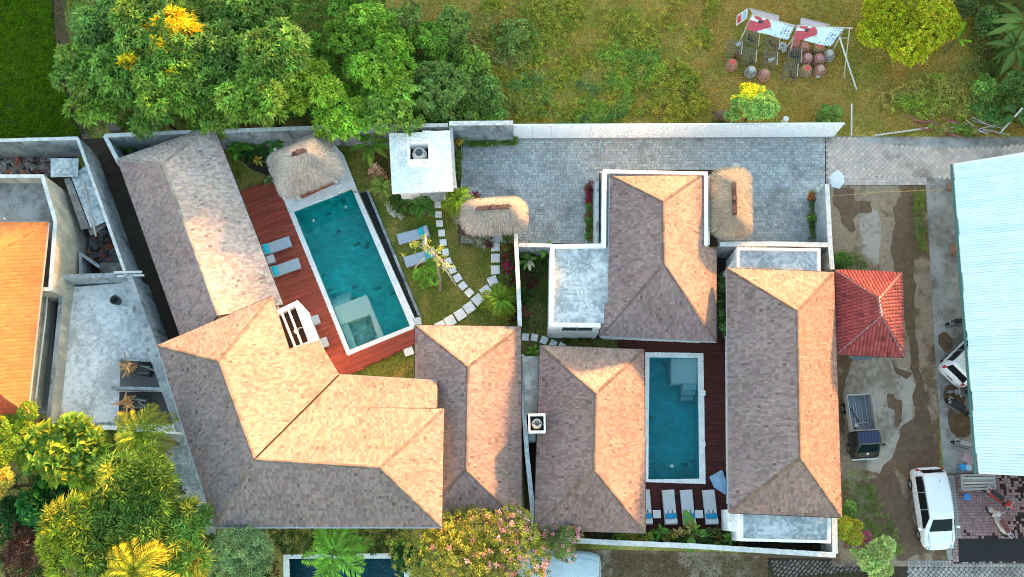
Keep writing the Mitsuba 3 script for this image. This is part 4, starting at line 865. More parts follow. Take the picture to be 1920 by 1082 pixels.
# ---------------------------------------------------------------- cars
def loft(st, n=13):
    """st rows: x, z_bottom, z_sill, z_belt, z_top, half-width at sill, at belt, at top. Returns a ring per station."""
    rings = []
    for x, zb, zs, ze, zt, ws, we, wt in st:
        half = [(0, zb), (ws * .85, zb), (ws, zs), ((ws + we) / 2 + .015, (zs + ze) / 2), (we, ze), ((we + wt) / 2 + .02, (ze + zt) / 2), (wt, zt - .05), (wt * .85, zt), (wt * .45, zt + .02), (0, zt + .025)]
        rings.append(np.array([[x, y, z] for y, z in half] + [[x, -y, z] for y, z in half[-2:0:-1]]))
    R = np.array(rings); m, k = R.shape[:2]; f = []
    i, j = [q.ravel() for q in np.meshgrid(np.arange(m - 1), np.arange(k), indexing='ij')]; jn = (j + 1) % k
    f = np.stack([i * k + j, (i + 1) * k + j, (i + 1) * k + jn, i * k + jn], 1)
    f = np.vstack([f[:, [0, 1, 2]], f[:, [0, 2, 3]]]); v = R.reshape(-1, 3)
    v = np.vstack([v, R[0].mean(0), R[-1].mean(0)]); c0, c1 = m * k, m * k + 1
    f = np.vstack([f, [[c0, (q + 1) % k, q] for q in range(k)], [[c1, (m - 1) * k + q, (m - 1) * k + (q + 1) % k] for q in range(k)]])
    return v, f
VAN = [(-2.12, .42, .5, .74, .86, .50, .50, .44), (-2.06, .31, .42, .90, 1.0, .71, .72, .64), (-1.95, .27, .42, .97, 1.12, .81, .82, .70), (-1.76, .26, .42, .99, 1.56, .82, .83, .62), (-1.55, .26, .42, .99, 1.64, .83, .84, .63), (-.8, .25, .42, .98, 1.69, .84, .845, .65),
       (.1, .25, .42, .97, 1.68, .84, .845, .64), (.52, .25, .42, .97, 1.62, .84, .84, .62), (1.22, .25, .42, .95, 1.08, .84, .84, .70), (1.6, .26, .42, .86, .98, .83, .82, .68), (1.88, .27, .42, .76, .86, .76, .75, .58), (2.03, .30, .42, .66, .74, .62, .61, .46), (2.12, .38, .46, .54, .62, .40, .40, .30)]
def quadpanel(mb, P, nrm, off, col, nx=1):
    P = np.asarray(P, float) + np.asarray(nrm, float) * off; mb.add(P, [[i, i + 1, i + 2] for i in range(0)] + [[0, k, k + 1] for k in range(1, len(P) - 1)], col)
def wheel(t, x, y, pos, ang, r_=.30, w=.19):
    c = trimesh.creation.revolve(np.array([[.17, -w / 2], [r_ - .03, -w / 2], [r_, -w / 2 + .03], [r_, w / 2 - .03], [r_ - .03, w / 2], [.17, w / 2]]), sections=24).apply_transform(trimesh.transformations.rotation_matrix(math.pi / 2, [1, 0, 0])).apply_translation([x, y, r_])
    k = part(t, 'wheel', (xf(c.vertices, pos, ang), c.faces), 'm_matt', smooth=40, color=np.array([.015, .015, .016]))
    c = trimesh.creation.cylinder(.19, w * .9, sections=20).apply_transform(trimesh.transformations.rotation_matrix(math.pi / 2, [1, 0, 0])).apply_translation([x, y, r_])
    part(k, 'rim', (xf(c.vertices, pos, ang), c.faces), 'm_gloss', color=np.array([.16, .16, .17]))
def van(label, pos, ang):
    t = thing('parked_car', label, 'car', None); v, f = loft(VAN)
    part(t, 'body', (xf(v, pos, ang), f), 'm_paint', smooth=32, color=np.array([.66, .68, .69]))
    zt = np.array(VAN)
    def side(x, s, u, o=.012):      # point on the greenhouse side between belt (u=0) and top (u=1)
        we = np.interp(x, zt[:, 0], zt[:, 6]); wt = np.interp(x, zt[:, 0], zt[:, 7]); ze = np.interp(x, zt[:, 0], zt[:, 3]); zz = np.interp(x, zt[:, 0], zt[:, 4])
        mid = ((we + wt) / 2 + .02, (ze + zz) / 2)
        a, b = ((we, ze), mid) if u < .5 else (mid, (wt, zz - .05)); q = u * 2 if u < .5 else (u - .5) * 2
        return [x, s * (a[0] + (b[0] - a[0]) * q + o), a[1] + (b[1] - a[1]) * q + o * .5]
    for s in (-1, 1):
        for nm, xs in (('side_window', (-1.66, -1.2, -.845)), ('side_window', (-.815, -.4, 0.035)), ('side_window', (.065, .5, 1.0))):
            V, F = [], []
            for x in xs:
                for u in (.10, .5, .90): V.append(side(x, s, u if not (x > .9) else u * .55))
            for i in range(2):
                for j in range(2): F.append([i * 3 + j, (i + 1) * 3 + j, (i + 1) * 3 + j + 1, i * 3 + j + 1])
            part(t, nm, (xf(V, pos, ang), np.array(F)), 'm_tint')
        V = [xf([side(x, s, .97, .02)], pos, ang)[0] for x in np.linspace(-1.55, .45, 8)]
        part(t, 'roof_rail', MB().tube(V, .016, 5, (.22, .23, .24)))
        part(t, 'mirror', MB().add(*place(rbox([1.0, s * 1.0, 1.02], (.14, .2, .14), .04), pos, ang), (.75, .77, .77)), 'm_paint')
        part(t, 'tail_light', MB().add(*place(rbox([-2.0, s * .66, 1.0], (.16, .16, .24), .04), pos, ang), (.42, .015, .02)), 'm_gloss')
        part(t, 'headlight', MB().add(*place(rbox([1.97, s * .62, .74], (.22, .2, .12), .04), pos, ang), (.5, .55, .58)), 'm_gloss')
        for x in (-1.3, 1.32): wheel(t, x, s * .76, pos, ang)
        for x in (-.83, .05): part(t, 'door_handle', MB().add(*place(rbox([x - .12, s * .858, .86], (.16, .03, .03), .008), pos, ang), (.6, .62, .62)))
    for s in (-1, 1):
        for x in (-.83, .05, .98): part(t, 'door_gap', MB().tube(xf([side(x, s, .02, .004), [x, s * .855, .62], [x, s * .845, .45]], pos, ang), .008, 4, (.05, .05, .05)))
        part(t, 'bonnet_gap', MB().tube(xf([[x, s * (.62 if x < 1.8 else .52), np.interp(x, zt[:, 0], zt[:, 4]) + .012] for x in (1.25, 1.5, 1.75, 1.95)], pos, ang), .008, 4, (.07, .07, .07)))
        part(t, 'sill_strip', MB().beam(xf([[-.95, s * .85, .36]], pos, ang)[0], xf([[.98, s * .85, .36]], pos, ang)[0], .03, .1, (.08, .08, .08)))
    part(t, 'grille', MB().add(*place(rbox([2.10, 0, .50], (.04, .8, .12), .01), pos, ang), (.03, .03, .03)))
    part(t, 'windscreen_wiper', MB().tube(xf([[1.2, .35, 1.11], [1.12, -.1, 1.18]], pos, ang), .012, 4, (.02, .02, .02)))
    def top(x, y, o=.012): return [x, y, np.interp(x, zt[:, 0], zt[:, 4]) + .02 + o]
    W = [top(.58, -.50), top(.58, .50), top(.9, .56), top(1.18, .61), top(1.18, -.61), top(.9, -.56)]
    part(t, 'windscreen', (xf(W, pos, ang), np.array([[0, 1, 2], [0, 2, 5], [5, 2, 3], [5, 3, 4]])), 'm_glassblue')
    part(t, 'rear_window', (xf([[-1.80, -.54, 1.50], [-1.80, .54, 1.50], [-1.985, .60, 1.10], [-1.985, -.60, 1.10]], pos, ang), np.array([[0, 1, 2], [0, 2, 3]])), 'm_tint')
    part(t, 'rear_wiper', MB().add(*place(beam([-1.99, 0, 1.12], [-1.87, .22, 1.36], .025, .02), pos, ang), (.02, .02, .02)))
    part(t, 'number_plate', MB().add(*place(lbox([-2.115, 0, .72], (.02, .4, .12)), pos, ang), (.02, .02, .02)))
    part(t, 'aerial', MB().tube(xf([[-1.3, .1, 1.69], [-1.42, .1, 1.85]], pos, ang), .012, 5, (.03, .03, .03)))
    for x in (.62, 1.2): pass
    return t
scene['m_glassblue'] = pr((0.006, 0.016, 0.019), 0.15, specular=0.05)
h = heading((1733, 880), (1757, 1024)); van('white people carrier parked beside the tiled forecourt, roof fully in view', [*G(1748, 953, .6)[:2], 0], h)
h = heading((1781, 703), (1835, 650)); p = G(1780, 708, .6)[:2] + 2.06 * np.array([math.cos(h), math.sin(h)]); van('white people carrier half hidden under the metal shed roof', [*p, 0], h)
# black pickup
h = heading((1606, 748), (1622, 853)); pos = np.array([*G(1613, 800, .6)[:2], 0]); t = thing('pickup_truck', 'small black pickup truck with an empty metal bed beside the long right house', 'truck')
BLK = np.array([.014, .015, .017]); L = 3.35
cab = [(.30, .28, .42, .95, 1.50, .68, .70, .58), (.40, .27, .42, .95, 1.66, .70, .71, .60), (.95, .27, .42, .95, 1.66, .70, .71, .60), (1.05, .27, .42, .95, 1.60, .70, .71, .59), (1.42, .27, .42, .92, 1.05, .70, .70, .62), (1.62, .28, .42, .78, .90, .69, .68, .58), (1.70, .36, .45, .6, .70, .62, .60, .5)]
v, f = loft(cab); part(t, 'cab', (xf(v, pos, h), f), 'm_paint', smooth=32, color=BLK)
part(t, 'roof_panel', MB().add(*place(rbox([.68, 0, 1.69], (.62, 1.08, .035), .015), pos, h), (.018, .028, .075)), 'm_gloss')
for k in range(6): part(t, 'roof_rib', MB().add(*place(lbox([.68, (k - 2.5) * .17, 1.715], (.56, .03, .02)), pos, h), (.018, .026, .06)))
part(t, 'windscreen', (xf([[1.07, -.46, 1.63], [1.07, .46, 1.63], [1.41, .54, 1.10], [1.41, -.54, 1.10]], pos, h), np.array([[0, 1, 2], [0, 2, 3]])), 'm_glassblue')
part(t, 'bumper', MB().add(*place(rbox([1.72, 0, .48], (.10, 1.36, .16), .03), pos, h), (.5, .53, .55)), 'm_gloss')
part(t, 'emblem', MB().add(*place(hull([[1.50 + .07 * math.cos(a), .07 * math.sin(a), z + .10 * -math.cos(a) * .9] for a in np.linspace(0, 6.28, 12) for z in (1.02, 1.035)]), pos, h), (.5, .5, .5)), 'm_gloss')
bed = MB(); part(t, 'bed_floor', MB().add(*place(lbox([-.72, 0, .72], (1.9, 1.28, .05)), pos, h), (.13, .135, .14)))
for k in range(9): part(t, 'bed_rib', MB().add(*place(lbox([-.72, (k - 4) * .14, .752], (1.84, .05, .016)), pos, h), tones(1, (.21, .215, .22), .35)[0]))
for s in (-1, 1): part(t, 'bed_side', MB().add(*place(rbox([-.72, s * .66, .93], (1.96, .06, .44), .012), pos, h), (.33, .32, .29)))
part(t, 'tailgate', MB().add(*place(rbox([-1.69, 0, .93], (.06, 1.36, .44), .012), pos, h), (.33, .32, .29)))
part(t, 'headboard', MB().add(*place(rbox([.25, 0, .98], (.06, 1.36, .54), .012), pos, h), (.33, .32, .29)))
part(t, 'chassis', MB().add(*place(lbox([-.2, 0, .5], (3.0, .8, .3)), pos, h), (.02, .02, .02)))
for x in (-1.05, 1.1):
    for s in (-1, 1): wheel(t, x, s * .62, pos, h, .29, .17)
for s in (-1, 1): part(t, 'mirror', MB().add(*place(rbox([1.05, s * .92, 1.1], (.1, .18, .16), .03), pos, h), (.02, .02, .02)))
whole('spare_rod', MB().tube(xf([[-1.0, -.45, .79], [-.25, -.1, .79]], pos, h), .025, 5, (.05, .05, .05)).tube(xf([[-.15, -.35, .79], [-.18, .35, .79]], pos, h), .03, 5, (.3, .3, .3)).box(xf([[-.05, -.3, .82]], pos, h)[0], (.16, .2, .08), h, (.4, .4, .38)), 'm_matt', 'loose jack and rod lying in the bed of the black pickup', 'tool')
# covered car under the flowering tree
CV = [(-2.2, 0, .2, .5, .75, .80, .72, .5), (-2.0, 0, .3, .9, 1.15, .92, .84, .62), (-1.6, 0, .3, .98, 1.42, .94, .86, .62), (-.8, 0, .3, 1.0, 1.52, .95, .87, .64), (.2, 0, .3, 1.0, 1.50, .95, .87, .63), (1.0, 0, .3, .95, 1.12, .95, .87, .66), (1.7, 0, .3, .8, .96, .93, .84, .62), (2.1, 0, .2, .6, .75, .82, .70, .5), (2.25, 0, .15, .3, .4, .7, .55, .35)]
v, f = loft(CV); m_ = trimesh.Trimesh(v, f).subdivide().subdivide(); trimesh.smoothing.filter_taubin(m_, iterations=6)
w = meshkit.fbm(m_.vertices * [2.5, 5, 3], 3); m_.vertices += m_.vertex_normals * ((np.ravel(w) - .5) * .07)[:, None]
pos = np.array([*G(1044, 1066, .6)[:2], 0]); t = thing('covered_car', 'car under a pale blue fabric cover at the bottom edge, below the flowering tree', 'car')
part(t, 'cover', (xf(m_.vertices, pos, r(-3)), m_.faces), 'm_matt', smooth=True, color=np.array([.42, .53, .60]))
for x in (-1.3, 1.3):
    for s in (-1, 1): wheel(t, x, s * .72, pos, r(-3), .29, .17)

# ---------------------------------------------------------------- motorbikes
def motorbike(label, px, ang, col, seat=(.03, .03, .035), z=0, scooter=True):
    t = thing('motorbike', label, 'motorbike', None); pos = np.array([*G(*px, .5)[:2], z])
    def tor(x, R_=.26, r2=.05):
        m = trimesh.creation.torus(R_, r2, major_sections=20, minor_sections=8).apply_transform(trimesh.transformations.rotation_matrix(math.pi / 2, [1, 0, 0])).apply_translation([x, 0, R_ + r2]); return xf(m.vertices, pos, ang), m.faces
    for x in (-.62, .62):
        k = part(t, 'wheel', tor(x), 'm_matt', smooth=True, color=np.array([.02, .02, .02]))
        part(k, 'hub', MB().tube(xf([[x, -.05, .31], [x, .05, .31]], pos, ang), .09, 8, (.4, .4, .4)))
    v, f = hull([[.5, s * .12, .95] for s in (-1, 1)] + [[.62, s * .06, .75] for s in (-1, 1)] + [[.38, s * .17, .45] for s in (-1, 1)] + [[.3, s * .12, .9] for s in (-1, 1)]); part(t, 'front_shield', MB().add(xf(v, pos, ang), f, col), 'm_gloss')
    v, f = hull([[.2, s * .13, .42] for s in (-1, 1)] + [[-.75, s * .10, .78] for s in (-1, 1)] + [[-.3, s * .16, .72] for s in (-1, 1)] + [[-.5, s * .15, .35] for s in (-1, 1)]); part(t, 'body', MB().add(xf(v, pos, ang), f, col), 'm_gloss')
    part(t, 'seat', MB().add(*place(rbox([-.28, 0, .80], (.72, .26, .09), .04), pos, ang), seat))
    part(t, 'handlebar', MB().tube(xf([[.36, -.34, 1.0], [.45, -.12, 1.04], [.45, .12, 1.04], [.36, .34, 1.0]], pos, ang), .02, 6, (.35, .36, .37)), 'm_gloss')
    for s in (-1, 1): part(t, 'mirror', MB().tube(xf([[.42, s * .2, 1.04], [.44, s * .3, 1.2]], pos, ang), .012, 5, (.1, .1, .1)).add(*place(rbox([.44, s * .3, 1.2], (.03, .1, .08), .012), pos, ang), (.3, .32, .34)))
    part(t, 'tail_rack', MB().tube(xf([[-.72, -.12, .82], [-.92, -.08, .84], [-.92, .08, .84], [-.72, .12, .82]], pos, ang), .018, 5, (.5, .5, .5)))
    part(t, 'front_mudguard', MB().add(*place(hull([[.62 + .3 * math.cos(q), s * .07, .31 + .33 * math.sin(q)] for q in (.3, .9, 1.5, 2.1) for s in (-1, 1)]), pos, ang), col), 'm_gloss')
    part(t, 'exhaust', MB().tube(xf([[.1, -.2, .25], [-.75, -.2, .36]], pos, ang), .045, 6, (.18, .18, .18)))
motorbike('dark motorbike under the shed edge, just below the half-hidden white car', (1803, 766), r(-35), (.03, .033, .04))
motorbike('grey motorbike at the shed edge above the half-hidden white car', (1806, 602), r(8), (.14, .13, .14))
motorbike('grey motorbike between the half-hidden car and the dark motorbike', (1806, 737), r(175), (.17, .15, .17))
motorbike('grey motorbike at the shed edge above the pink plastic chair', (1818, 834), r(-12), (.15, .14, .15), (.3, .3, .3))
motorbike('red motorbike with orange front on the dark tiles, nearer the timber rack', (1874, 936), r(-38), (.36, .04, .03))
motorbike('white and red motorbike on the dark tiles, below the red one', (1873, 978), r(118), (.50, .42, .40), (.16, .05, .045))
# plastic stools and chairs, timber rack
def stool(label, px, col, z=.02):
    t = thing('plastic_stool', label, 'stool'); p = np.array([*G(*px, .42)[:2], z])
    part(t, 'seat', trimesh.creation.revolve(np.array([[.001, .40], [.15, .40], [.18, .43], [.17, .45], [.001, .45]]), sections=20).apply_translation(p), 'm_gloss', smooth=40, color=np.array(col))
    for a in range(4): d = np.array([math.cos(a * 1.571 + .6), math.sin(a * 1.571 + .6), 0]); part(t, 'leg', MB().beam(p + d * .13 + [0, 0, .41], p + d * .21, .05, .03, np.array(col) * .9), 'm_gloss')
def pchair(label, px, ang, col):
    t = thing('plastic_chair', label, 'chair'); p = np.array([*G(*px, .42)[:2], 0])
    part(t, 'seat', MB().add(*place(rbox([0, 0, .42], (.42, .42, .04), .015), p, ang), col), 'm_gloss')
    v, f = hull([[-.22, s * .2, .44] for s in (-1, 1)] + [[-.30, s * .17, .86] for s in (-1, 1)] + [[-.27, s * .17, .86] for s in (-1, 1)] + [[-.19, s * .2, .44] for s in (-1, 1)]); part(t, 'backrest', MB().add(xf(v, p, ang), f, col), 'm_gloss')
    for s in (-1, 1):
        part(t, 'armrest', MB().tube(xf([[-.26, s * .22, .66], [.0, s * .25, .66], [.18, s * .24, .62], [.2, s * .22, .42]], p, ang), .025, 6, col), 'm_gloss')
        for x in (-.18, .18): part(t, 'leg', MB().beam(xf([[x, s * .18, .42]], p, ang)[0], xf([[x * 1.2, s * .21, 0]], p, ang)[0], .05, .04, col), 'm_gloss')
stool('blue plastic stool alone on the pink tiles of the forecourt', (1813, 932), (.03, .22, .52))
stool('bright blue plastic stool at the corner of the shed roof', (1806, 876), (.03, .28, .58))
stool('pale blue round stool beside the bright blue one', (1816, 877), (.38, .50, .58))
pchair('pink plastic chair at the edge of the shed, above the blue stools', (1813, 859), r(150), (.50, .33, .38))
t = thing('timber_rack', 'weathered grey slatted timber rack on the tiled forecourt', 'rack'); q = [G(x, y, .55) for x, y in ((1802, 891), (1864, 891), (1866, 916), (1804, 918))]
for a, b in ((0, 1), (2, 3), (1, 2), (3, 0)): part(t, 'rail', MB().beam(q[a], q[b], .1, .1, (.34, .31, .29)))
for s in (.2, .36, .55, .8): part(t, 'slat', MB().beam(q[0] + (q[3] - q[0]) * s + [.02, 0, .01], q[1] + (q[2] - q[1]) * (s + RNG.normal(0, .03)), .11, .04, tones(1, (.36, .34, .32), .25)[0]))
for w_ in q: part(t, 'leg', MB().beam(w_ * [1, 1, .9], w_ * [1, 1, 0], .09, .09, (.28, .26, .24)))
stuff('lime_heap', MB().add(*[(lambda m: (m.vertices * [.42, .52, .1] + G(1569, 337, .01) + np.column_stack([meshkit.noise(m.vertices * 3) * .3 - .15] * 2 + [np.zeros(len(m.vertices))]), m.faces))(trimesh.creation.icosphere(3))][0], (.72, .74, .74)), 'm_matt', 'spilled white lime powder at the corner of the driveway wall', 'lime powder')
whole('washing_line', MB().tube([G(1552, 368, 1.6), G(1650, 360, 1.5), G(1770, 356, 1.9)], .012, 4, (.55, .35, .12)), 'm_matt', 'thin orange line stretched over the bare yard', 'line')

# ---------------------------------------------------------------- rooster yard: banners, poles, wire cages, woven domes
def f_banner(p, n, uv):
    u, v = uv.x, uv.y
    edge = 0.36 + 0.12 * dr.sin(v * 5.0) + 0.06 * noise(u * 9, v * 7, 1)
    c = mix((0.52, 0.08, 0.10), (0.62, 0.76, 0.80), smoothstep(edge - .02, edge + .02, u))
    blob = smoothstep(.62, .7, noise(u * 7 + 3, v * 4, 5)); c = mix(c, (0.75, 0.74, 0.74), blob * smoothstep(.6, .4, u))
    fig = smoothstep(.03, .015, dr.sqrt(dr.square((u - .24) * 1.6) + dr.square((v - .25) * .8)) - .06); c = mix(c, (0.05, 0.05, 0.06), fig)
    ln = dr.abs(dr.sin(u * 46)) * smoothstep(.76, .78, u) * smoothstep(.45, .55, cell_rand(dr.floor(u * 15), dr.floor(v * 22), 3)); c = mix(c, (0.20, 0.17, 0.24), ln * .9)
    w2 = smoothstep(.66, .7, noise(u * 12, v * 9, 9)) * smoothstep(.44, .5, u) * smoothstep(.8, .7, u); c = mix(c, (0.42, 0.30, 0.32), w2 * .8)
    return c
scene['m_banner'] = pr(proc(f_banner), 0.6)
def cloth(q, nu=14, nv=8, sag=.12, seed=0):
    s, v = np.meshgrid(np.linspace(0, 1, nu), np.linspace(0, 1, nv), indexing='ij'); s, v = s.ravel()[:, None], v.ravel()[:, None]
    P = (q[0] * (1 - s) + q[1] * s) * (1 - v) + (q[3] * (1 - s) + q[2] * s) * v
    P[:, 2] -= (sag * np.sin(np.pi * s) * np.sin(np.pi * v) + .03 * np.sin(9 * s + seed))[:, 0]
    i, j = [w.ravel() for w in np.meshgrid(np.arange(nu - 1), np.arange(nv - 1), indexing='ij')]; f = np.stack([i * nv + j, (i + 1) * nv + j, (i + 1) * nv + j + 1, i * nv + j + 1], 1)
    return (P, f), np.column_stack([s, v])
def banner(label, px4, hs, seed):
    q = [G(x, y, h) for (x, y), h in zip(px4, hs)]; (P, f), uv = cloth(q, seed=seed); t = thing('banner', label, 'banner')
    k = f'{t}__sheet'; scene[k] = mikit.ply((P, f), 'm_banner', smooth=True, uv=uv)
banner('red and pale blue printed banner stretched as a sunshade, the left one', [(1410.5, 28), (1490, 49), (1478, 75), (1399, 55)], (2.1, 2.1, 1.6, 1.6), 0)
banner('red and pale blue printed banner stretched as a sunshade, the right one', [(1494.6, 49), (1582.6, 52.5), (1557.5, 88), (1489, 72)], (2.1, 2.1, 1.5, 1.6), 2)
t = thing('sign_board', 'small leaning board in red, white and blue beside the left banner', 'sign')
q = [G(1401, 17, 1.9), G(1400, 34, 1.5), G(1381, 47, .5), G(1382.5, 30, .9)]
part(t, 'frame', MB().beam(q[0], q[1], .06, .05, (.7, .7, .7)).beam(q[1], q[2], .06, .05, (.7, .7, .7)).beam(q[2], q[3], .06, .05, (.7, .7, .7)).beam(q[3], q[0], .06, .05, (.7, .7, .7)))
for a, b, cc in ((0, .42, (.28, .50, .66)), (.43, .56, (.7, .7, .7)), (.57, 1, (.55, .09, .09))): part(t, 'field', MB().add([q[0] + (q[3] - q[0]) * a, q[1] + (q[2] - q[1]) * a, q[1] + (q[2] - q[1]) * b, q[0] + (q[3] - q[0]) * b], [[0, 1, 2, 3]], cc))
def rack(label, px4, h, n, col):
    t = thing('slat_panel', label, 'panel'); q = [G(x, y, h) for x, y in px4]
    for k in range(n): s = (k + .5) / n; part(t, 'slat', MB().beam(q[0] + (q[3] - q[0]) * s, q[1] + (q[2] - q[1]) * s, .11, .03, tones(1, col, .2)[0]))
    for s in (.1, .5, .9): part(t, 'batten', MB().beam(q[0] + (q[1] - q[0]) * s - [0, 0, .04], q[3] + (q[2] - q[3]) * s - [0, 0, .04], .05, .04, (.3, .25, .22)))
rack('pinkish slatted panel behind the left banner', [(1404, 15), (1461, 30), (1460, 39), (1413, 27)], 1.0, 6, (.50, .42, .40))
rack('pinkish slatted panel behind the right banner', [(1502, 33), (1558, 47), (1535, 50), (1500, 46)], 1.0, 5, (.52, .43, .44))
def pole(label, a, b, r0=.04, col=(.50, .45, .38), **k): return whole('bamboo_pole', MB().tube([G(*a), G(*b)], r0, 6, col), 'm_matt', label, 'pole')
pole('pole holding the left edge of the left banner', (1410, 28, 2.15), (1386, 80, .1)); pole('pole between the two banners, the upright one', (1494, 50, 2.15), (1480, 102, .1))
pole('pole leaning from between the banners to the white bucket', (1489, 68, 1.6), (1472, 93, .1)); pole('long top pole carrying the right banner', (1494, 47.5, 2.18), (1599, 53, 2.18)); pole('top pole carrying the left banner', (1410, 27, 2.18), (1492, 48.5, 2.18))
pole('thin upright pole right of the right banner', (1593, 53, 2.15), (1582, 147, .05), .035); pole('long white pole leaning down from the right banner', (1574, 70, 1.9), (1606, 168, .05), .05, (.6, .58, .54)); pole('short crossbar right of the right banner', (1576, 71, 1.4), (1590, 72, 1.4), .03)
pole('pole holding the lower right corner of the right banner', (1582, 54, 2.1), (1560, 98, .05))
pole('post standing at the end of the long white wall', (1597, 195, 1.7), (1596.5, 255, .0), .05, (.62, .60, .55)); pole('white pole leaning across the debris at the right edge', (1917, 203, 1.8), (1874, 251, .05), .06, (.62, .60, .56))
pole('low white rail lying in the grass by the debris', (1640, 254, .1), (1740, 240, .15), .05, (.55, .53, .5))
def cage(label, px, ang, s=(.78, .88, .62)):
    t = thing('wire_cage', label, 'cage', 'wire rooster cages on the grass'); p = np.array([*G(*px, .3)[:2], 0]); w = MB(); X, Y, Z = s; c = (.20, .20, .18)
    for x in np.linspace(-X / 2, X / 2, 7): w.tube(xf([[x, -Y / 2, 0], [x, -Y / 2, Z], [x, Y / 2, Z], [x, Y / 2, 0]], p, ang), .008, 3, c)
    for y in np.linspace(-Y / 2, Y / 2, 8): w.tube(xf([[-X / 2, y, 0], [-X / 2, y, Z], [X / 2, y, Z], [X / 2, y, 0]], p, ang), .008, 3, c)
    for z in (.03, Z / 2): w.tube(xf([[-X / 2, -Y / 2, z], [X / 2, -Y / 2, z], [X / 2, Y / 2, z], [-X / 2, Y / 2, z], [-X / 2, -Y / 2, z]], p, ang), .008, 3, c)
    part(t, 'wire', w); part(t, 'batten', MB().beam(xf([[X / 2 + .02, -Y / 2, Z]], p, ang)[0], xf([[X / 2 + .02, Y / 2, Z]], p, ang)[0], .04, .05, (.5, .44, .36)))
def rooster(label, px, ang, col, tail):
    t = thing('rooster', label, 'rooster'); p = np.array([*G(*px, .2)[:2], 0])
    B = [([-.12, 0, .26], .09), ([.0, 0, .25], .12), ([.10, 0, .29], .09), ([.17, 0, .38], .055), ([.19, 0, .46], .05), ([.25, 0, .455], .015)]
    ms = [manifold3d.Manifold.hull_points(np.vstack([trimesh.creation.icosphere(1, r_).vertices + c for c, r_ in B[i:i + 2]])) for i in range(len(B) - 1)]
    m = sum(ms[1:], ms[0]).refine_to_length(.05).to_mesh(); m = trimesh.Trimesh(m.vert_properties[:, :3], m.tri_verts); trimesh.smoothing.filter_taubin(m, iterations=6)
    part(t, 'body', (xf(m.vertices, p, ang), m.faces), 'm_matt', smooth=True, color=np.array(col))
    for k, a in enumerate((-.25, 0, .25)): v, f = hull([[-.16, s * .02 + a * .05, .28] for s in (-1, 1)] + [[-.30, a * .3, .42], [-.40, a * .4, .36], [-.28, a * .3, .34]]); part(t, 'tail_feather', MB().add(xf(v, p, ang), f, tail))
    v, f = hull([[.15, s * .008, .50] for s in (-1, 1)] + [[.25, 0, .49], [.20, 0, .55], [.16, 0, .54]]); part(t, 'comb', MB().add(xf(v, p, ang), f, (.45, .03, .03)))
    for s in (-1, 1): part(t, 'leg', MB().tube(xf([[0, s * .05, .18], [.02, s * .05, .08], [0, s * .05, .01], [.06, s * .05, .005]], p, ang), .012, 4, (.45, .33, .10)))
cg = [('under the left banner, first from the sign board', (1408, 77), 'dark rooster in the cage under the left banner', (1406, 74), (.03, .025, .025)), ('under the left banner, nearest the white bucket', (1446, 85), 'brown rooster in the cage nearest the white bucket', (1449, 86), (.12, .05, .03)),
      ('farthest left, behind the lone red dome', (1376, 93), 'red-brown rooster by the lone red dome', (1379, 104), (.16, .04, .03)), ('middle of the lower row, left of the white rooster', (1403, 108), 'dark brown rooster standing tall in its cage', (1409, 115), (.06, .025, .02)),
      ('holding the black and white rooster', (1442, 113), 'black and white rooster in a cage', (1445, 113), (.55, .52, .48)), ('left of the dome rows, the upper one', (1487, 108), 'black speckled rooster left of the woven domes', (1485, 106), (.025, .022, .025)), ('left of the dome rows, the lowest one', (1480, 135), 'dark red rooster in the lowest cage', (1484, 143), (.09, .03, .02))]
for i, (lab, px, rl, rp, rc) in enumerate(cg):
    cage('grey wire cage on the grass, ' + lab, px, r(-8)); rooster(rl, rp, [2.2, -.7, 1.2, -1.4, .2, 2.6, -1.2][i], rc, (.02, .03, .03) if i != 4 else (.03, .03, .03))
def dome(label, px, col, top, R_=.34, Hh=.66, tilt=0.0):
    t = thing('woven_dome', label, 'basket', 'woven dome baskets for roosters'); p = np.array([*G(*px, .3)[:2], 0])
    pr_ = [(R_ * .93, 0.0), (R_, .10), (R_ * .98, .22), (R_ * .88, .38), (R_ * .70, .50), (R_ * .48, .575), (R_ * .2, .61), (.001, .62)]
    for k in range(len(pr_) - 1):
        pass
    n = 18; w = MB()
    for i in range(n):
        a = i * 2 * math.pi / n; w.tube([p + [q * math.cos(a), q * math.sin(a), z * Hh / .62] for q, z in pr_[:-1]], .018, 4, tones(1, col, .35)[0])
    part(t, 'rib', w, kind='stuff')
    hp = MB()
    for q, z in pr_[::1][:-1]: hp.tube([p + [(q + .01) * math.cos(a), (q + .01) * math.sin(a), z * Hh / .62 + .01] for a in np.linspace(0, 6.2832, 25)], .016, 4, tones(1, col, .3)[0])
    part(t, 'hoop', hp)
    part(t, 'lining', trimesh.creation.revolve(np.array(pr_) * [.95, Hh / .62 * .97], sections=20).apply_translation(p), 'm_matt', smooth=40, color=np.array(col) * .55)
    part(t, 'cap', trimesh.creation.revolve(np.array([(R_ * .62, .535), (R_ * .5, .60), (R_ * .25, .635), (.001, .645)]) * [1, Hh / .62], sections=20).apply_translation(p), 'm_matt', smooth=40, color=np.array(top))
PK, TN, RD, GY = (.55, .28, .20), (.48, .34, .19), (.66, .10, .08), (.46, .40, .35)
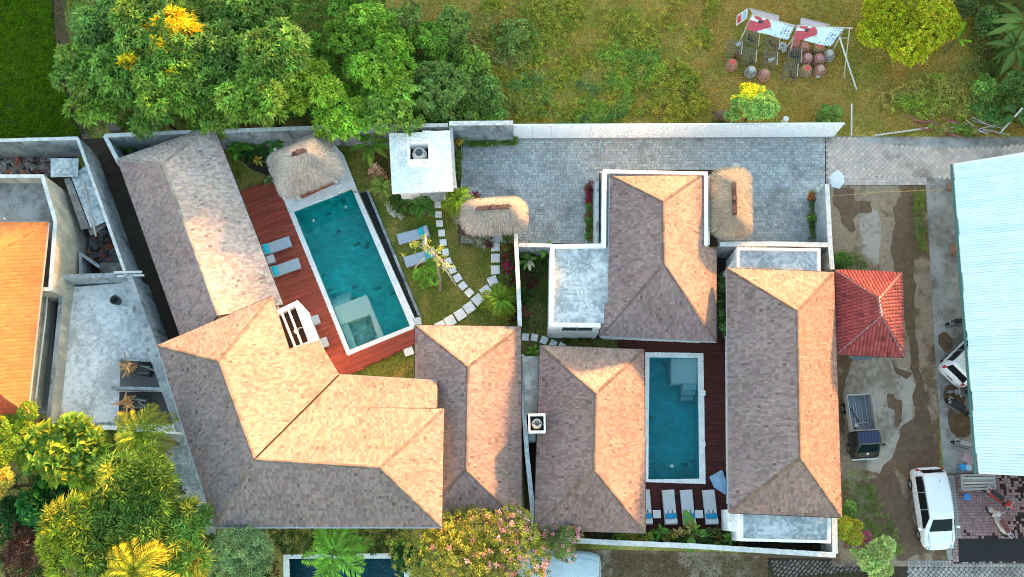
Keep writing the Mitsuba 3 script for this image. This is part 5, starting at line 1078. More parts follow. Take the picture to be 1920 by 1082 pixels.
for lab, px, c_, tp in (('red-capped woven dome alone at the left, below a cage', (1372, 121), PK, RD), ('pale woven dome above the yellow-tipped tree, the left one', (1408, 134), (.45, .40, .33), (.5, .47, .42)), ('pink woven dome half behind the yellow-tipped tree', (1433, 140), PK, (.5, .22, .2)),
                        ('red woven dome mostly under the right banner', (1490, 84), PK, (.42, .12, .1)), ('dull pink woven dome just below the right banner', (1507, 89), PK, (.42, .2, .17)), ('bright red-topped woven dome just below the right banner', (1535, 90), TN, RD), ('greyish woven dome at the right end by the pole', (1554, 103), GY, (.5, .45, .42)),
                        ('dusty pink woven dome in the middle row, left', (1513, 110), PK, (.46, .28, .25)), ('pink woven dome in the middle row, right', (1535, 111), PK, (.45, .2, .2)), ('red-topped tan woven dome at the lower left of the rows', (1511, 132), TN, RD), ('tan woven dome at the lower right of the rows', (1537, 132), PK, (.46, .3, .24))): dome(lab, px, c_, tp)
t = thing('bucket', 'white bucket with a dark inside between cage and banner pole', 'bucket'); part(t, 'shell', trimesh.creation.revolve(np.array([[.001, .02], [.15, .02], [.2, .36], [.17, .36], [.13, .05], [.001, .05]]), sections=20).apply_translation(G(1465, 90, 0)), 'm_gloss', smooth=40, color=np.array([.62, .62, .60]))
for lab, x, y in (('white block at the foot of the left banner pole', 1385, 83), ('white block beside the white bucket', 1470, 94), ('small white slab by the lower right dome', 1534, 142)): whole('foot_block', rbox(G(x, y, .1), (.28, .24, .2), .03, .4), 'm_stone', lab, 'block')
t = thing('red_pole_pile', 'pile of thin red and white poles lying at the edge of the paved lane', 'pole pile'); rg = np.random.default_rng(5)
for k in range(26):
    c0 = G(1722 + 150 * rg.random(), 226 + 24 * rg.random(), .08 + .2 * rg.random()); a = r(rg.normal(-12, 14)); L = .8 + 1.6 * rg.random(); d = np.array([math.cos(a), math.sin(a), rg.normal(0, .04)]) * L / 2
    part(t, 'pole', MB().tube([c0 - d, c0 + d], .028, 5, [(.30, .06, .06), (.36, .14, .13), (.55, .50, .46), (.26, .10, .08)][rg.integers(4)]))
t = thing('rusty_drum_cart', 'rusty brown drum on a small frame behind the white wall', 'cart'); p = G(1353, 216, .4)
part(t, 'drum', trimesh.creation.cylinder(.28, .62, sections=20).apply_transform(trimesh.transformations.rotation_matrix(math.pi / 2, [0, 1, 0])).apply_translation(p), 'm_matt', smooth=40, color=np.array([.16, .10, .075]))
part(t, 'frame', MB().beam(p + [-.5, -.3, -.25], p + [.5, -.3, -.25], .06, .06, (.1, .06, .05)).beam(p + [-.5, .3, -.25], p + [.5, .3, -.25], .06, .06, (.1, .06, .05)).beam(p + [.45, -.3, -.25], p + [.45, .3, -.25], .06, .06, (.1, .06, .05)))
whole('water_drum', trimesh.creation.cylinder(.17, .5, sections=18).apply_translation(G(1472, 226, .25)), 'm_gloss', 'small white drum standing behind the white wall', 'drum', smooth=40, color=np.array([.68, .67, .64]))
t = thing('concrete_slab', 'small pale concrete lid lying by the corner of the grey boundary wall', 'slab'); part(t, 'slab', extrude(PG([(205, 236), (226, 230), (230, 247), (208, 249)]), 0, .25), 'm_cement')
# ================================================================ VEGETATION
LEAF = np.array([2.25, 2.05, 2.2])
def unit(v): return v / (np.linalg.norm(v, axis=-1, keepdims=True) + 1e-9)
def leaves(p, d, L, W, droop=.25, up=None, rg=RNG, fold=.18, wide=False):
    """Leaf blades of two folded faces each side: base p, direction d, length L, width W (arrays)."""
    n = len(p); d = unit(d); up = np.tile([0, 0, 1.0], (n, 1)) + rg.normal(0, .35, (n, 3)) if up is None else up
    s = unit(np.cross(d, up)); nn = unit(np.cross(s, d)); L = np.broadcast_to(L, (n,))[:, None]; W = np.broadcast_to(W, (n,))[:, None]
    if wide:
        a, b, tip = p + d * L * .32 + nn * L * .05, p + d * L * .70 + nn * L * .03, p + d * L - np.array([0, 0, 1.0]) * L * droop
        v = np.stack([p, a - s * W * .46 + nn * W * fold, a, a + s * W * .46 + nn * W * fold, b - s * W * .40 + nn * W * fold * .8 - [0, 0, .3] * L * droop, b - [0, 0, .3] * L * droop, b + s * W * .40 + nn * W * fold * .8 - [0, 0, .3] * L * droop, tip], 1).reshape(-1, 3)
        f = np.array([[0, 2, 1], [0, 3, 2], [1, 2, 5], [1, 5, 4], [2, 3, 6], [2, 6, 5], [4, 5, 7], [5, 6, 7]]); return v, (f[None] + (np.arange(n) * 8)[:, None, None]).reshape(-1, 3)
    m = p + d * L * .5 + nn * L * .06
    tip = p + d * L - np.array([0, 0, 1.0]) * L * droop
    v = np.stack([p, m - s * W / 2 + nn * W * fold, m - nn * W * .05, m + s * W / 2 + nn * W * fold, tip], 1).reshape(-1, 3)
    f = np.array([[0, 2, 1], [0, 3, 2], [1, 2, 4], [2, 3, 4]]); f = (f[None] + (np.arange(n) * 5)[:, None, None]).reshape(-1, 3)
    return v, f
def rosettes(c, axis, k, L, W, col, spread=(35, 80), droop=.25, rg=RNG, var=.3):
    """k leaves round each axis; col one colour per rosette."""
    n = len(c); axis = unit(axis); a = unit(np.cross(axis, rg.normal(0, 1, (n, 3)))); b = np.cross(axis, a)
    ph = (np.arange(k)[None] * 2.399 + rg.random((n, 1)) * 6.28); th = np.radians(spread[0] + (spread[1] - spread[0]) * rg.random((n, k)))
    d = axis[:, None] * np.cos(th)[..., None] + (a[:, None] * np.cos(ph)[..., None] + b[:, None] * np.sin(ph)[..., None]) * np.sin(th)[..., None]
    col = np.asarray(col) * LEAF; N = n * k; l = (L * (.65 + .6 * rg.random((n, k)))).ravel(); w = np.broadcast_to(W, (N,)) * (l / L)
    p = np.repeat(c, k, 0) + d.reshape(-1, 3) * .02
    wd = W > .13; v, f = leaves(p, d.reshape(-1, 3), l, w, droop, rg=rg, wide=wd)
    cc = np.repeat(col, k, 0) * (1 + var * (rg.random((N, 1)) * 2 - 1)); return v, f, np.repeat(np.clip(cc, .004, .9), 8 if wd else 5, 0)
def lobes_points(lobes, n, rg, shell=(.72, 1.06), low=-.15):
    r_ = np.array([q[1] for q in lobes], float); w = r_[:, 0] * r_[:, 1]; k = rg.choice(len(lobes), n, p=w / w.sum())
    d = unit(rg.normal(0, 1, (n, 3))); d[:, 2] = np.where(d[:, 2] < low, -d[:, 2] * .6, d[:, 2]); d = unit(d)
    c = np.array([q[0] for q in lobes])[k]; return c + d * r_[k] * (shell[0] + (shell[1] - shell[0]) * rg.random((n, 1)) ** .7), d, k
def tree(label, px, h, R_, col, n=420, k=9, L=.26, W=.085, seed=0, cat='tree', name='tree', nl=7, flat=.75, tips=None, tipfrac=0.0, tipfn=None, droop=.3, spread=(35, 85), group=None, sq=1.0, trunk=True, var=.3, low=-.15, ground=None, thick=.12):
    rg = np.random.default_rng(seed + 100); base = G(*px, h * .75)[:2]; t = thing(name, label, cat, group)
    lobes = [(np.array([*base, h - R_ * flat * .9]), np.array([R_ * .50, R_ * .50 * sq, R_ * flat * .7]))]
    for i in range(nl):
        a = i * 2 * math.pi / nl + rg.normal(0, .25); q = R_ * (.30 + .52 * rg.random()); s = R_ * (.22 + .20 * rg.random())
        lobes.append((np.array([base[0] + q * math.cos(a), base[1] + q * math.sin(a) * sq, h - R_ * flat * (.35 + .95 * rg.random() ** 1.3) * (q / R_ + .35)]), np.array([s, s, s * flat])))
    c, d, kk = lobes_points(lobes, n, rg, low=low); c[:, 2] = np.maximum(c[:, 2], .12)
    lt = 1 + .28 * (rg.random(len(lobes)) * 2 - 1); col_ = np.array(col) * lt[kk][:, None] * (1 + .22 * rg.normal(0, 1, (n, 1)).clip(-1.6, 1.6)) * (1 + .08 * rg.normal(0, 1, (n, 3)))
    if tips is not None:
        m = rg.random(n) < (tipfn(c, rg) if tipfn else tipfrac); col_[m] = np.array(tips) * (1 + .25 * rg.normal(0, 1, (m.sum(), 1)))
    v, f, cc = rosettes(c, d + [0, 0, .55], k, L, W, col_, spread, droop, rg, var)
    part(t, 'crown', MB().add(v, f, cc), 'm_leaf')
    if trunk:
        tb = np.array([base[0] + rg.normal(0, .1), base[1] + rg.normal(0, .1), 0.0]); fork = np.array([*base, h * .38])
        part(t, 'trunk', MB().tube([tb - [0, 0, .1], tb * .5 + fork * .5 + [.05, 0, 0], fork], [thick, thick * .8, thick * .6], 7, (.10, .075, .055)))
        for q, s in lobes[1:1 + min(6, nl)]: part(t, 'limb', MB().tube([fork, (fork + q) / 2 + [0, 0, .1], q], [thick * .5, thick * .35, thick * .15], 5, (.10, .075, .055)))
    return t
GR, GR2, YG_lit = (.085, .165, .030), (.105, .19, .028), (.36, .27, .012)
def near(px, py, h, rad): 
    q = G(px, py, h)[:2]; return lambda c, rg: np.clip(1.6 - np.linalg.norm(c[:, :2] - q, axis=1) / rad * 1.2, 0, .9)
def nearm(spots): 
    qs = [(G(x, y, h)[:2], rad) for x, y, h, rad in spots]
    return lambda c, rg: np.clip(np.max([1.5 - np.linalg.norm(c[:, :2] - q, axis=1) / rad * 1.2 for q, rad in qs], 0), 0, .9)
# --- wild trees and shrubs above the boundary wall; gold tips paint sunlight on crowns
big = [('broad green tree with yellow-gold branch tips at the top edge', (305, 52), 6.2, 2.5, GR, 11, nearm([(330, 35, 6, .95), (358, 38, 6, .6), (268, 45, 6, .45), (300, 72, 6, .5)])),
       ('dark green tree at the upper left beside the rice field', (188, 52), 4.6, 1.6, (.075, .145, .035), 12, None), ('green tree beside the field bank, left of centre of the wild trees', (178, 135), 4.8, 1.7, GR, 13, None),
       ('low green tree at the lower left corner of the wild trees', (185, 198), 3.6, 1.3, GR2, 14, None), ('green tree with a few gold leaves, below the gold-tipped tree', (250, 130), 5.2, 1.9, GR, 15, near(245, 108, 5, .5)),
       ('large bushy green tree in the middle of the wild trees', (320, 150), 5.6, 2.1, GR2, 16, near(320, 140, 5, .35)), ('green tree above the ridge of the slanted house', (290, 205), 4.2, 1.5, GR, 17, near(275, 172, 4, .4)),
       ('tall dark green tree right of the gold-tipped tree', (415, 75), 5.2, 2.2, (.08, .15, .03), 18, None), ('green tree with one bronze branch behind the slanted house', (415, 150), 4.6, 1.9, GR, 19, near(435, 135, 5, .4)),
       ('green tree between the slanted house and the gazebo', (400, 212), 3.6, 1.5, GR2, 20, None), ('dark green tree at the top edge, left of the stony gap', (490, 25), 5.2, 2.1, (.085, .16, .03), 21, None),
       ('green rounded tree left of the dark gap', (520, 105), 6.4, 1.8, GR, 22, None), ('green tree directly above the gazebo', (490, 180), 6.0, 1.9, GR2, 23, None)]
for lab, px, h, R_, col, sd, tf in big: tree(lab, px, h, R_, col, int(105 * R_ * R_), 13, .44, .12, sd, nl=16, flat=.85, tips=YG_lit if tf else None, tipfn=tf, spread=(25, 82), droop=.22, var=.35)
shr = [('bright green leafy shrub right of the dark gap', (665, 62), 4.2, 1.7, (0.105, 0.202, 0.024), 31), ('green shrub at the top edge, right of the dark gap', (655, 15), 3.0, 1.2, (0.090, 0.182, 0.026), 32), ('yellow-green shrub above the gazebo roof', (580, 165), 4.6, 1.6, (0.128, 0.215, 0.022), 33), ('bright green shrub spilling over the wall beside the gazebo', (645, 225), 4.0, 1.5, (0.128, 0.240, 0.024), 34),
       ('big bright green shrub in the middle of the thicket', (720, 130), 4.4, 1.9, (0.112, 0.221, 0.024), 35), ('green shrub at the wall behind the pump room', (735, 200), 4.0, 1.5, (0.105, 0.195, 0.030), 36), ('grey-green shrub at the right end of the thicket', (825, 165), 3.4, 1.6, (0.090, 0.156, 0.036), 37), ('low green shrub above the taller grey wall', (855, 210), 1.9, 1.2, (0.083, 0.143, 0.030), 38),
       ('small round green shrub at the upper right of the thicket', (805, 75), 2.2, 1.0, (0.090, 0.182, 0.024), 39), ('light green shrub between thicket and dry field', (880, 120), 1.8, 1.1, (0.112, 0.182, 0.030), 40), ('green shrub with pale stems at the thicket corner', (905, 175), 1.7, 1.0, (0.090, 0.156, 0.034), 41), ('olive shrub above the thicket beside the brown earth', (760, 35), 1.9, 1.0, (0.105, 0.156, 0.036), 42)]
for lab, px, h, R_, col, sd in shr + [('green leafy shrub beside the dark gap, lower side', (590, 110), 2.6, 1.3, (.09, .19, .026), 431), ('bright shrub between two rounded shrubs in the thicket', (690, 180), 2.6, 1.4, (.115, .22, .024), 432), ('green shrub right behind the pump room wall', (780, 215), 2.0, 1.1, (.10, .19, .03), 433),
        ('shrub with lighter leaves in the upper thicket', (725, 75), 2.4, 1.3, (.10, .20, .026), 434), ('olive green shrub at the right thicket edge, upper one', (850, 80), 1.6, 1.0, (.10, .16, .035), 435), ('small green shrub in front of the taller grey wall', (915, 212), 1.4, .9, (.09, .16, .03), 436), ('green shrub above the small round thicket shrub', (850, 40), 1.5, .9, (.11, .17, .035), 437), ('dense green shrub in the middle right of the thicket', (785, 175), 2.6, 1.3, (.10, .20, .03), 438), ('low bush of the dry field left of the weed patch', (960, 60), 1.1, .9, (.12, .17, .04), 439)]: tree(lab, px, h, R_ * 1.1, col, int(190 * R_ * R_), 9, .27, .11, sd, cat='shrub', name='shrub', nl=14, flat=.7, thick=.05, var=.35)
tree('large yellow-green bush near the top right, beside the banners', (1695, 42), 2.8, 2.9, (.185, .205, .012), 3000, 8, .17, .08, 50, cat='bush', name='bush', nl=11, flat=.42, sq=.62, thick=.06, var=.35)
tree('small tree with bright yellow top hanging over the white wall', (1416, 190), 3.6, 1.6, (.15, .26, .06), 900, 10, .17, .06, 51, name='tree', nl=7, flat=.75, tips=(.40, .40, .02), tipfn=near(1412, 155, 3.4, .85), sq=1.15, thick=.07)  # yellow top puts sunlight into the leaf colour
tree('low green bush near the end of the white wall', (1556, 219), 1.1, .75, (.09, .16, .035), 240, 8, .16, .05, 52, cat='bush', name='bush', flat=.6, thick=.03)
tree('pale lime-green round bush at the bottom, beside the tiled lane', (1645, 1046), 2.0, 1.15, (.20, .29, .09), 560, 9, .20, .075, 53, cat='bush', name='bush', nl=8, flat=.7, thick=.05, spread=(25, 75))
tree('golden-green bush at the corner of the right house', (1588, 990), 1.8, .75, (.17, .19, .02), 330, 8, .2, .05, 54, cat='bush', name='bush', nl=6, flat=.8, thick=.04)
tree('bush covered in magenta flowers beside the golden-green bush', (1606, 1008), 1.6, .7, (.08, .11, .02), 320, 8, .13, .07, 55, cat='bush', name='bush', nl=6, flat=.7, tips=(.55, .03, .20), tipfrac=.5, thick=.04)
tree('small leafy weed bush against the end of the long right house', (1592, 958), 1.1, .45, (.08, .16, .035), 110, 8, .2, .07, 56, cat='bush', name='bush', nl=5, thick=.03)
tree('green weed bush in the yard above the red kiosk', (1577, 490), 1.0, .6, (.07, .14, .03), 170, 8, .2, .08, 57, cat='bush', name='bush', nl=5, thick=.03)
FL = (.46, .20, .18)
tree('big spreading tree with pink flowers and golden leaves at the bottom middle', (898, 1032), 4.2, 4.0, (.13, .15, .026), 2000, 9, .19, .055, 60, nl=26, flat=.34, sq=.55, tips=FL, tipfn=lambda c, rg: np.where(c[:, 0] > G(930, 1000, 4)[0], .20, .05) * np.ones(len(c)), var=.4)
tree('airy green branches reaching down over the covered car', (1055, 1015), 3.2, 1.1, (.08, .12, .03), 260, 8, .16, .05, 61, name='tree', nl=6, flat=.5, tips=FL, tipfrac=.25, thick=.05)
tree('feathery dark green tree at the lower left corner of the L-shaped roof', (455, 1045), 5.0, 1.9, (.11, .175, .065), 620, 12, .24, .05, 62, nl=14, flat=.5, spread=(30, 90))
tree('dark green shrub right of the lowest palm by the bottom pool', (762, 1046), 2.0, .8, (.03, .075, .02), 260, 8, .2, .05, 63, cat='shrub', name='shrub')
# lower-left garden; golds and yellows put low sunlight into leaf colour
tree('fine-leaved yellow-green shrub at the left edge under the orange roof', (36, 822), 4.4, 1.8, (.10, .16, .016), 1100, 9, .16, .065, 70, cat='shrub', name='shrub', nl=8, flat=.6)
tree('broad-leaved golden shrub below the walled courtyard', (130, 850), 4.8, 1.9, (.105, .15, .015), 240, 7, .62, .22, 71, cat='shrub', name='shrub', nl=8, flat=.5, tips=(.06, .13, .02), tipfrac=.45)
tree('dark glossy broad-leaved plant in the shade at the left', (92, 940), 2.2, 1.35, (.018, .075, .016), 85, 7, .62, .34, 72, cat='plant', name='broadleaf_plant', nl=6, flat=.45, droop=.35)
tree('yellow blossoming shrub at the left edge', (8, 908), 4.4, .9, (.30, .26, .04), 260, 9, .15, .07, 73, cat='shrub', name='shrub', nl=6)
tree('dark coppery shrub in the bottom left corner', (45, 1025), 2.4, 1.7, (.050, .026, .018), 620, 8, .24, .05, 74, cat='shrub', name='shrub', nl=8, tips=(.16, .09, .05), tipfrac=.18)
tree('dark green undergrowth shrub at the lower left edge', (20, 970), 1.6, 1.2, (.02, .05, .014), 300, 8, .24, .1, 75, cat='shrub', name='shrub', nl=6)
SPK = dict(cat='tree', droop=.30, spread=(15, 70))
tree('dense spiky-leaved tree beside the concrete side path, dark green with yellow tips', (268, 918), 7.0, 2.2, (.055, .115, .02), 420, 14, .56, .062, 76, name='spiky_tree', nl=9, flat=.5, tips=(.25, .26, .03), tipfn=nearm([(236, 905, 4, .8), (215, 925, 4, .5)]), **SPK)
tree('dense spiky-leaved tree at the bottom left, mostly golden yellow', (185, 1012), 6.8, 2.4, (.135, .175, .017), 460, 14, .54, .062, 77, name='spiky_tree', nl=9, flat=.5, tips=(.05, .10, .02), tipfn=lambda c, rg: np.clip(.2 + .35 * (c[:, 0] - G(185, 1012, 4)[0]), .1, .9), **SPK)
tree('dense spiky-leaved tree at the bottom, green beside the feathery tree', (335, 1010), 6.2, 1.9, (.07, .145, .025), 330, 14, .54, .062, 78, name='spiky_tree', nl=8, flat=.5, tips=(.28, .26, .03), tipfrac=.15, **SPK)
tree('small yellow-leaved shrub at the bottom edge by the feathery tree', (372, 1066), 2.2, .6, (.32, .26, .03), 150, 8, .2, .06, 79, cat='shrub', name='shrub')

# --- palms: each frond its own part
def frond(base, yaw, L, rise, droop, nleaf, ll, lw, col, rg, tipcol=None, v_ang=58):
    n = 12; s = np.linspace(0, 1, n); d = np.array([math.cos(yaw), math.sin(yaw), 0]); sd = np.array([-d[1], d[0], 0])
    pts = base + d * (L * s * (1 - .12 * s))[:, None] + np.array([0, 0, 1.0]) * (rise * s - droop * s ** 2)[:, None] + sd * (rg.normal(0, .06) * L * s ** 2)[:, None]
    mb = MB().tube(pts, np.linspace(.026, .006, n), 4, np.array(col) * 1.3 + [.05, .05, 0])
    u = np.linspace(.12, 1.0, nleaf); P = np.column_stack([np.interp(u, s, pts[:, i]) for i in range(3)]); tg = unit(np.column_stack([np.interp(u, s, np.gradient(pts[:, i])) for i in range(3)]))
    for sg in (-1, 1):
        a = np.radians(v_ang - 22 * u + rg.normal(0, 5, nleaf))[:, None]; side = unit(np.cross(tg, [0, 0, 1.0])) * sg
        dd = tg * np.cos(a) + side * np.sin(a) + np.array([0, 0, .25]); l = ll * np.sin(np.pi * np.clip(.12 + .80 * u, 0, 1)) ** .7 * (.85 + .3 * rg.random(nleaf))
        v, f = leaves(P, dd, l, np.full(nleaf, lw), .35, up=np.tile([0, 0, 1.0], (nleaf, 1)), rg=rg)
        cc = tones(nleaf, np.array(col) * LEAF, .3, .08, rg)
        if tipcol is not None: cc = cc * (1 - u[:, None] * .7) + np.array(tipcol) * u[:, None] * .7
        mb.add(v, f, np.repeat(cc, 5, 0))
    return mb
def palm(label, px, h, nf, L, ll, lw, col, seed, rise=(.5, 1.2), droop=1.0, nleaf=20, tipcol=None, trunk=True, name='palm', cat='palm', yaws=None, th=.09, v_ang=58, colfn=None):
    rg = np.random.default_rng(seed); b = G(*px, h); t = thing(name, label, cat)
    if trunk: part(t, 'trunk', MB().tube([[b[0], b[1], -.05], [b[0] + .03, b[1], h * .5], b], [th * 1.25, th, th * .8], 8, (.16, .13, .10)))
    for i in range(nf):
        yw = yaws[i] if yaws else i * 2.399 + rg.normal(0, .2); ri = rise[0] + (rise[1] - rise[0]) * (i / max(1, nf - 1))
        part(t, 'frond', frond(b, yw, L * (.8 + .35 * rg.random()) * (1 - .25 * (i / nf)), ri, droop * (.8 + .4 * rg.random()), nleaf, ll, lw, colfn(i) if colfn else np.array(col) * (1 + .25 * rg.normal()), rg, tipcol, v_ang), 'm_leaf')
palm('bright green palm beside the party wall at the right of the lawn', (938, 562), 1.5, 13, 1.35, .42, .05, (.10, .20, .02), 81, tipcol=(.25, .26, .03))
palm('broad-fronded palm over the dark pool at the bottom', (625, 1038), 2.8, 16, 1.9, .62, .085, (.10, .22, .03), 82, nleaf=15, rise=(.2, .9))
palm('golden palm at the corner of the walled courtyard', (262, 815), 5.2, 18, 2.0, .58, .045, (.10, .17, .017), 83, nleaf=26, tipcol=(.35, .25, .05), droop=1.3)  # gold of this palm and the next paints low sunlight on fronds
palm('golden yellow palm cut off by the bottom edge', (252, 1072), 6.8, 18, 2.0, .58, .05, (.17, .19, .016), 84, nleaf=26, tipcol=(.36, .30, .04), droop=1.1)
palm('pale green palm between the lawn and the flat white roof', (716, 352), 1.3, 10, .95, .34, .045, (.13, .19, .04), 85, tipcol=(.30, .26, .06))
palm('dark green palm under the edge of the flat white roof', (792, 388), 1.2, 9, .85, .36, .04, (.045, .12, .02), 86)
palm('yellow-green palm beside the thatched gate roof', (858, 375), 1.6, 12, 1.05, .40, .055, (.13, .22, .02), 87, nleaf=16, tipcol=(.22, .26, .02))
palm('pinkish young palm above the pale green palm', (706, 322), .9, 7, .6, .25, .04, (.34, .20, .12), 88)

# --- plants with large leaves: each leaf a part
def blade(base, yaw, L, W, rise, droop, col, rg, n=9, petiole=.2, wave=.04):
    """One banana-type leaf: a curved midrib with two wide wavy halves."""
    s = np.linspace(0, 1, n); d = np.array([math.cos(yaw), math.sin(yaw), 0]); sd = np.array([-d[1], d[0], 0])
    mid = base + d * (L * s)[:, None] + np.array([0, 0, 1.0]) * (rise * s - droop * s ** 2)[:, None]
    w = W / 2 * np.where(s < petiole, .06, np.sin(np.pi * np.clip((s - petiole) / (1 - petiole), 0, 1) ** .75) ** .6 + .02)
    V, C = [], []
    for k in range(n):
        wv = wave * rg.normal(0, 1, 2) * (w[k] > W * .1)
        V += [mid[k] - sd * w[k] + [0, 0, w[k] * .28 + wv[0]], mid[k] + [0, 0, .0], mid[k] + sd * w[k] + [0, 0, w[k] * .28 + wv[1]]]
        c = np.array(col) * 1.35 * (1 + .12 * rg.normal()); C += [c, np.array(col) * 1.5 + [.03, .04, .01], c * .95]
    F = []
    for k in range(n - 1):
        for j in range(2): F.append([k * 3 + j, k * 3 + j + 1, (k + 1) * 3 + j + 1, (k + 1) * 3 + j])
    return MB().add(V, F, np.array(C))
def bigleaf(label, px, h, nl, L, W, col, seed, name='banana_plant', cat='banana plant', rise=.7, droop=.8, yaws=None, stem=.07, alt=None):
    rg = np.random.default_rng(seed); b = G(*px, h); t = thing(name, label, cat)
    part(t, 'stem', MB().tube([[b[0], b[1], -.05], [b[0], b[1], h]], [stem * 1.2, stem], 7, (.14, .17, .06)))
    for i in range(nl):
        c = np.array(alt if alt is not None and i % 3 == 2 else col) * (1 + .2 * rg.normal())
        part(t, 'leaf', blade(b - [0, 0, .1 * rg.random()], yaws[i] if yaws else i * 2.399 + rg.normal(0, .25), L * (.75 + .4 * rg.random()), W * (.85 + .3 * rg.random()), rise * (.6 + .8 * rg.random()), droop * (.7 + .6 * rg.random()), c, rg), 'm_leaf', smooth=True)
bigleaf('banana plant with long leaves at the top right corner', (1925, 45), 2.2, 8, 2.0, .42, (.10, .15, .035), 91, rise=.6, droop=1.2, yaws=[2.9, 3.3, 2.5, 3.8, 2.1, 4.4, 1.2, 0])
bigleaf('banana plant below the top right corner, leaves hanging downwards', (1905, 88), 2.0, 7, 1.6, .40, (.07, .12, .03), 92, yaws=[3.6, 4.2, 4.7, 3.0, 5.2, 2.0, .5])
bigleaf('spiky pale plant under the banana leaves at the right edge', (1880, 100), .9, 12, .95, .12, (.10, .16, .035), 93, name='spiky_plant', cat='plant', rise=.5, droop=.3)
bigleaf('big-leaved plant at the right edge above the leaning white pole', (1905, 215), 1.2, 7, 1.0, .42, (.055, .11, .03), 94)
bigleaf('light green upright plant at the right end of the yellow-green bush', (1796, 72), 1.6, 6, .95, .20, (.16, .33, .02), 95, name='canna_plant', cat='plant', rise=.9, droop=.2, yaws=[1.4, 1.8, 1.2, 4.6, 5.0, 1.6])
bigleaf('large banana-like plant between the gazebo and the flat white roof', (693, 272), 1.6, 11, 1.3, .34, (.10, .20, .03), 96, alt=(.16, .22, .035), name='heliconia', cat='plant')
bigleaf('bright leafy plant against the grey wall above the deck', (447, 278), .9, 9, .85, .30, (.07, .20, .02), 97, name='heliconia', cat='plant')
bigleaf('dark leafy plant against the wall behind the gazebo', (512, 268), .9, 8, .75, .26, (.045, .13, .02), 98, name='heliconia', cat='plant')
bigleaf('leafy plant in the corner behind the slanted house', (238, 272), .8, 8, .7, .26, (.06, .15, .02), 99, name='heliconia', cat='plant')
bigleaf('small white-edged plant at the corner of the deck and gazebo', (506, 336), .5, 9, .42, .16, (.17, .27, .12), 100, name='variegated_plant', cat='plant', alt=(.05, .13, .03))
bigleaf('plant with cream flowers in the corner bed of the right villa', (990, 488), .9, 9, .6, .22, (.11, .22, .05), 101, name='variegated_plant', cat='plant', alt=(.50, .48, .32))
bigleaf('young banana plant beside the white annex', (1024, 468), 1.2, 6, .75, .26, (.09, .23, .03), 102, name='banana_plant', cat='banana plant')
bigleaf('small bright plant beside the white slab of the narrow-pool house', (1000, 660), .5, 6, .5, .16, (.12, .28, .03), 103, name='heliconia', cat='plant')
bigleaf('plant with one giant pale leaf below the four loungers', (1300, 1000), .6, 3, 1.15, .48, (.13, .26, .05), 104, name='banana_plant', cat='banana plant', yaws=[.0, 4.4, 1.9], rise=.3, droop=.3)
bigleaf('yellow croton below the lounger beside the beanbag', (1298, 992), .7, 9, .45, .14, (.34, .28, .08), 105, name='croton', cat='plant', alt=(.12, .2, .03))
bigleaf('orange-tinted croton below the loungers, nearer the hip-roofed house', (1270, 1000), .6, 8, .4, .13, (.34, .22, .09), 106, name='croton', cat='plant')
bigleaf('green plant in the bed at the corner of the narrow-pool house', (1237, 998), .6, 9, .5, .17, (.05, .15, .03), 107, name='heliconia', cat='plant')
bigleaf('green leafy plant in front of the lower white annex', (1370, 1010), .7, 8, .5, .2, (.08, .2, .03), 108, name='heliconia', cat='plant')
bigleaf('yellow-leaved croton at the foot of the taller grey wall', (859, 265), .6, 10, .36, .12, (.55, .30, .04), 109, name='croton', cat='plant', alt=(.5, .4, .06))
bigleaf('golden croton under the edge of the slanted roof by the gazebo', (484, 302), .7, 12, .38, .12, (.45, .28, .05), 110, name='croton', cat='plant', alt=(.30, .30, .06))
bigleaf('crimson cordyline in the bed by the party wall', (952, 503), .6, 12, .42, .10, (.30, .012, .07), 111, name='cordyline', cat='plant', rise=.4, droop=.3)
bigleaf('dark red cordyline above the crimson one', (950, 487), .6, 10, .36, .09, (.13, .012, .03), 112, name='cordyline', cat='plant', rise=.4, droop=.3)
bigleaf('dark red cordyline at the corner of the thatched gate roof', (893, 368), .6, 10, .36, .09, (.16, .02, .035), 113, name='cordyline', cat='plant', rise=.4, droop=.3)
bigleaf('dull red cordyline on the right side of the party wall', (986, 588), .6, 11, .40, .09, (.17, .035, .04), 114, name='cordyline', cat='plant', rise=.4, droop=.3)
bigleaf('orange cordyline at the upper end of the driveway side bed', (1521, 370), .5, 11, .34, .09, (.32, .09, .03), 115, name='cordyline', cat='plant', rise=.4, droop=.3)
bigleaf('light green plant in the driveway side bed', (1522, 410), .5, 9, .36, .13, (.12, .22, .03), 116, name='heliconia', cat='plant')
bigleaf('yellow-flowering plant among the trees at the right edge', (1862, 170), .9, 10, .5, .14, (.13, .20, .04), 117, name='variegated_plant', cat='plant')
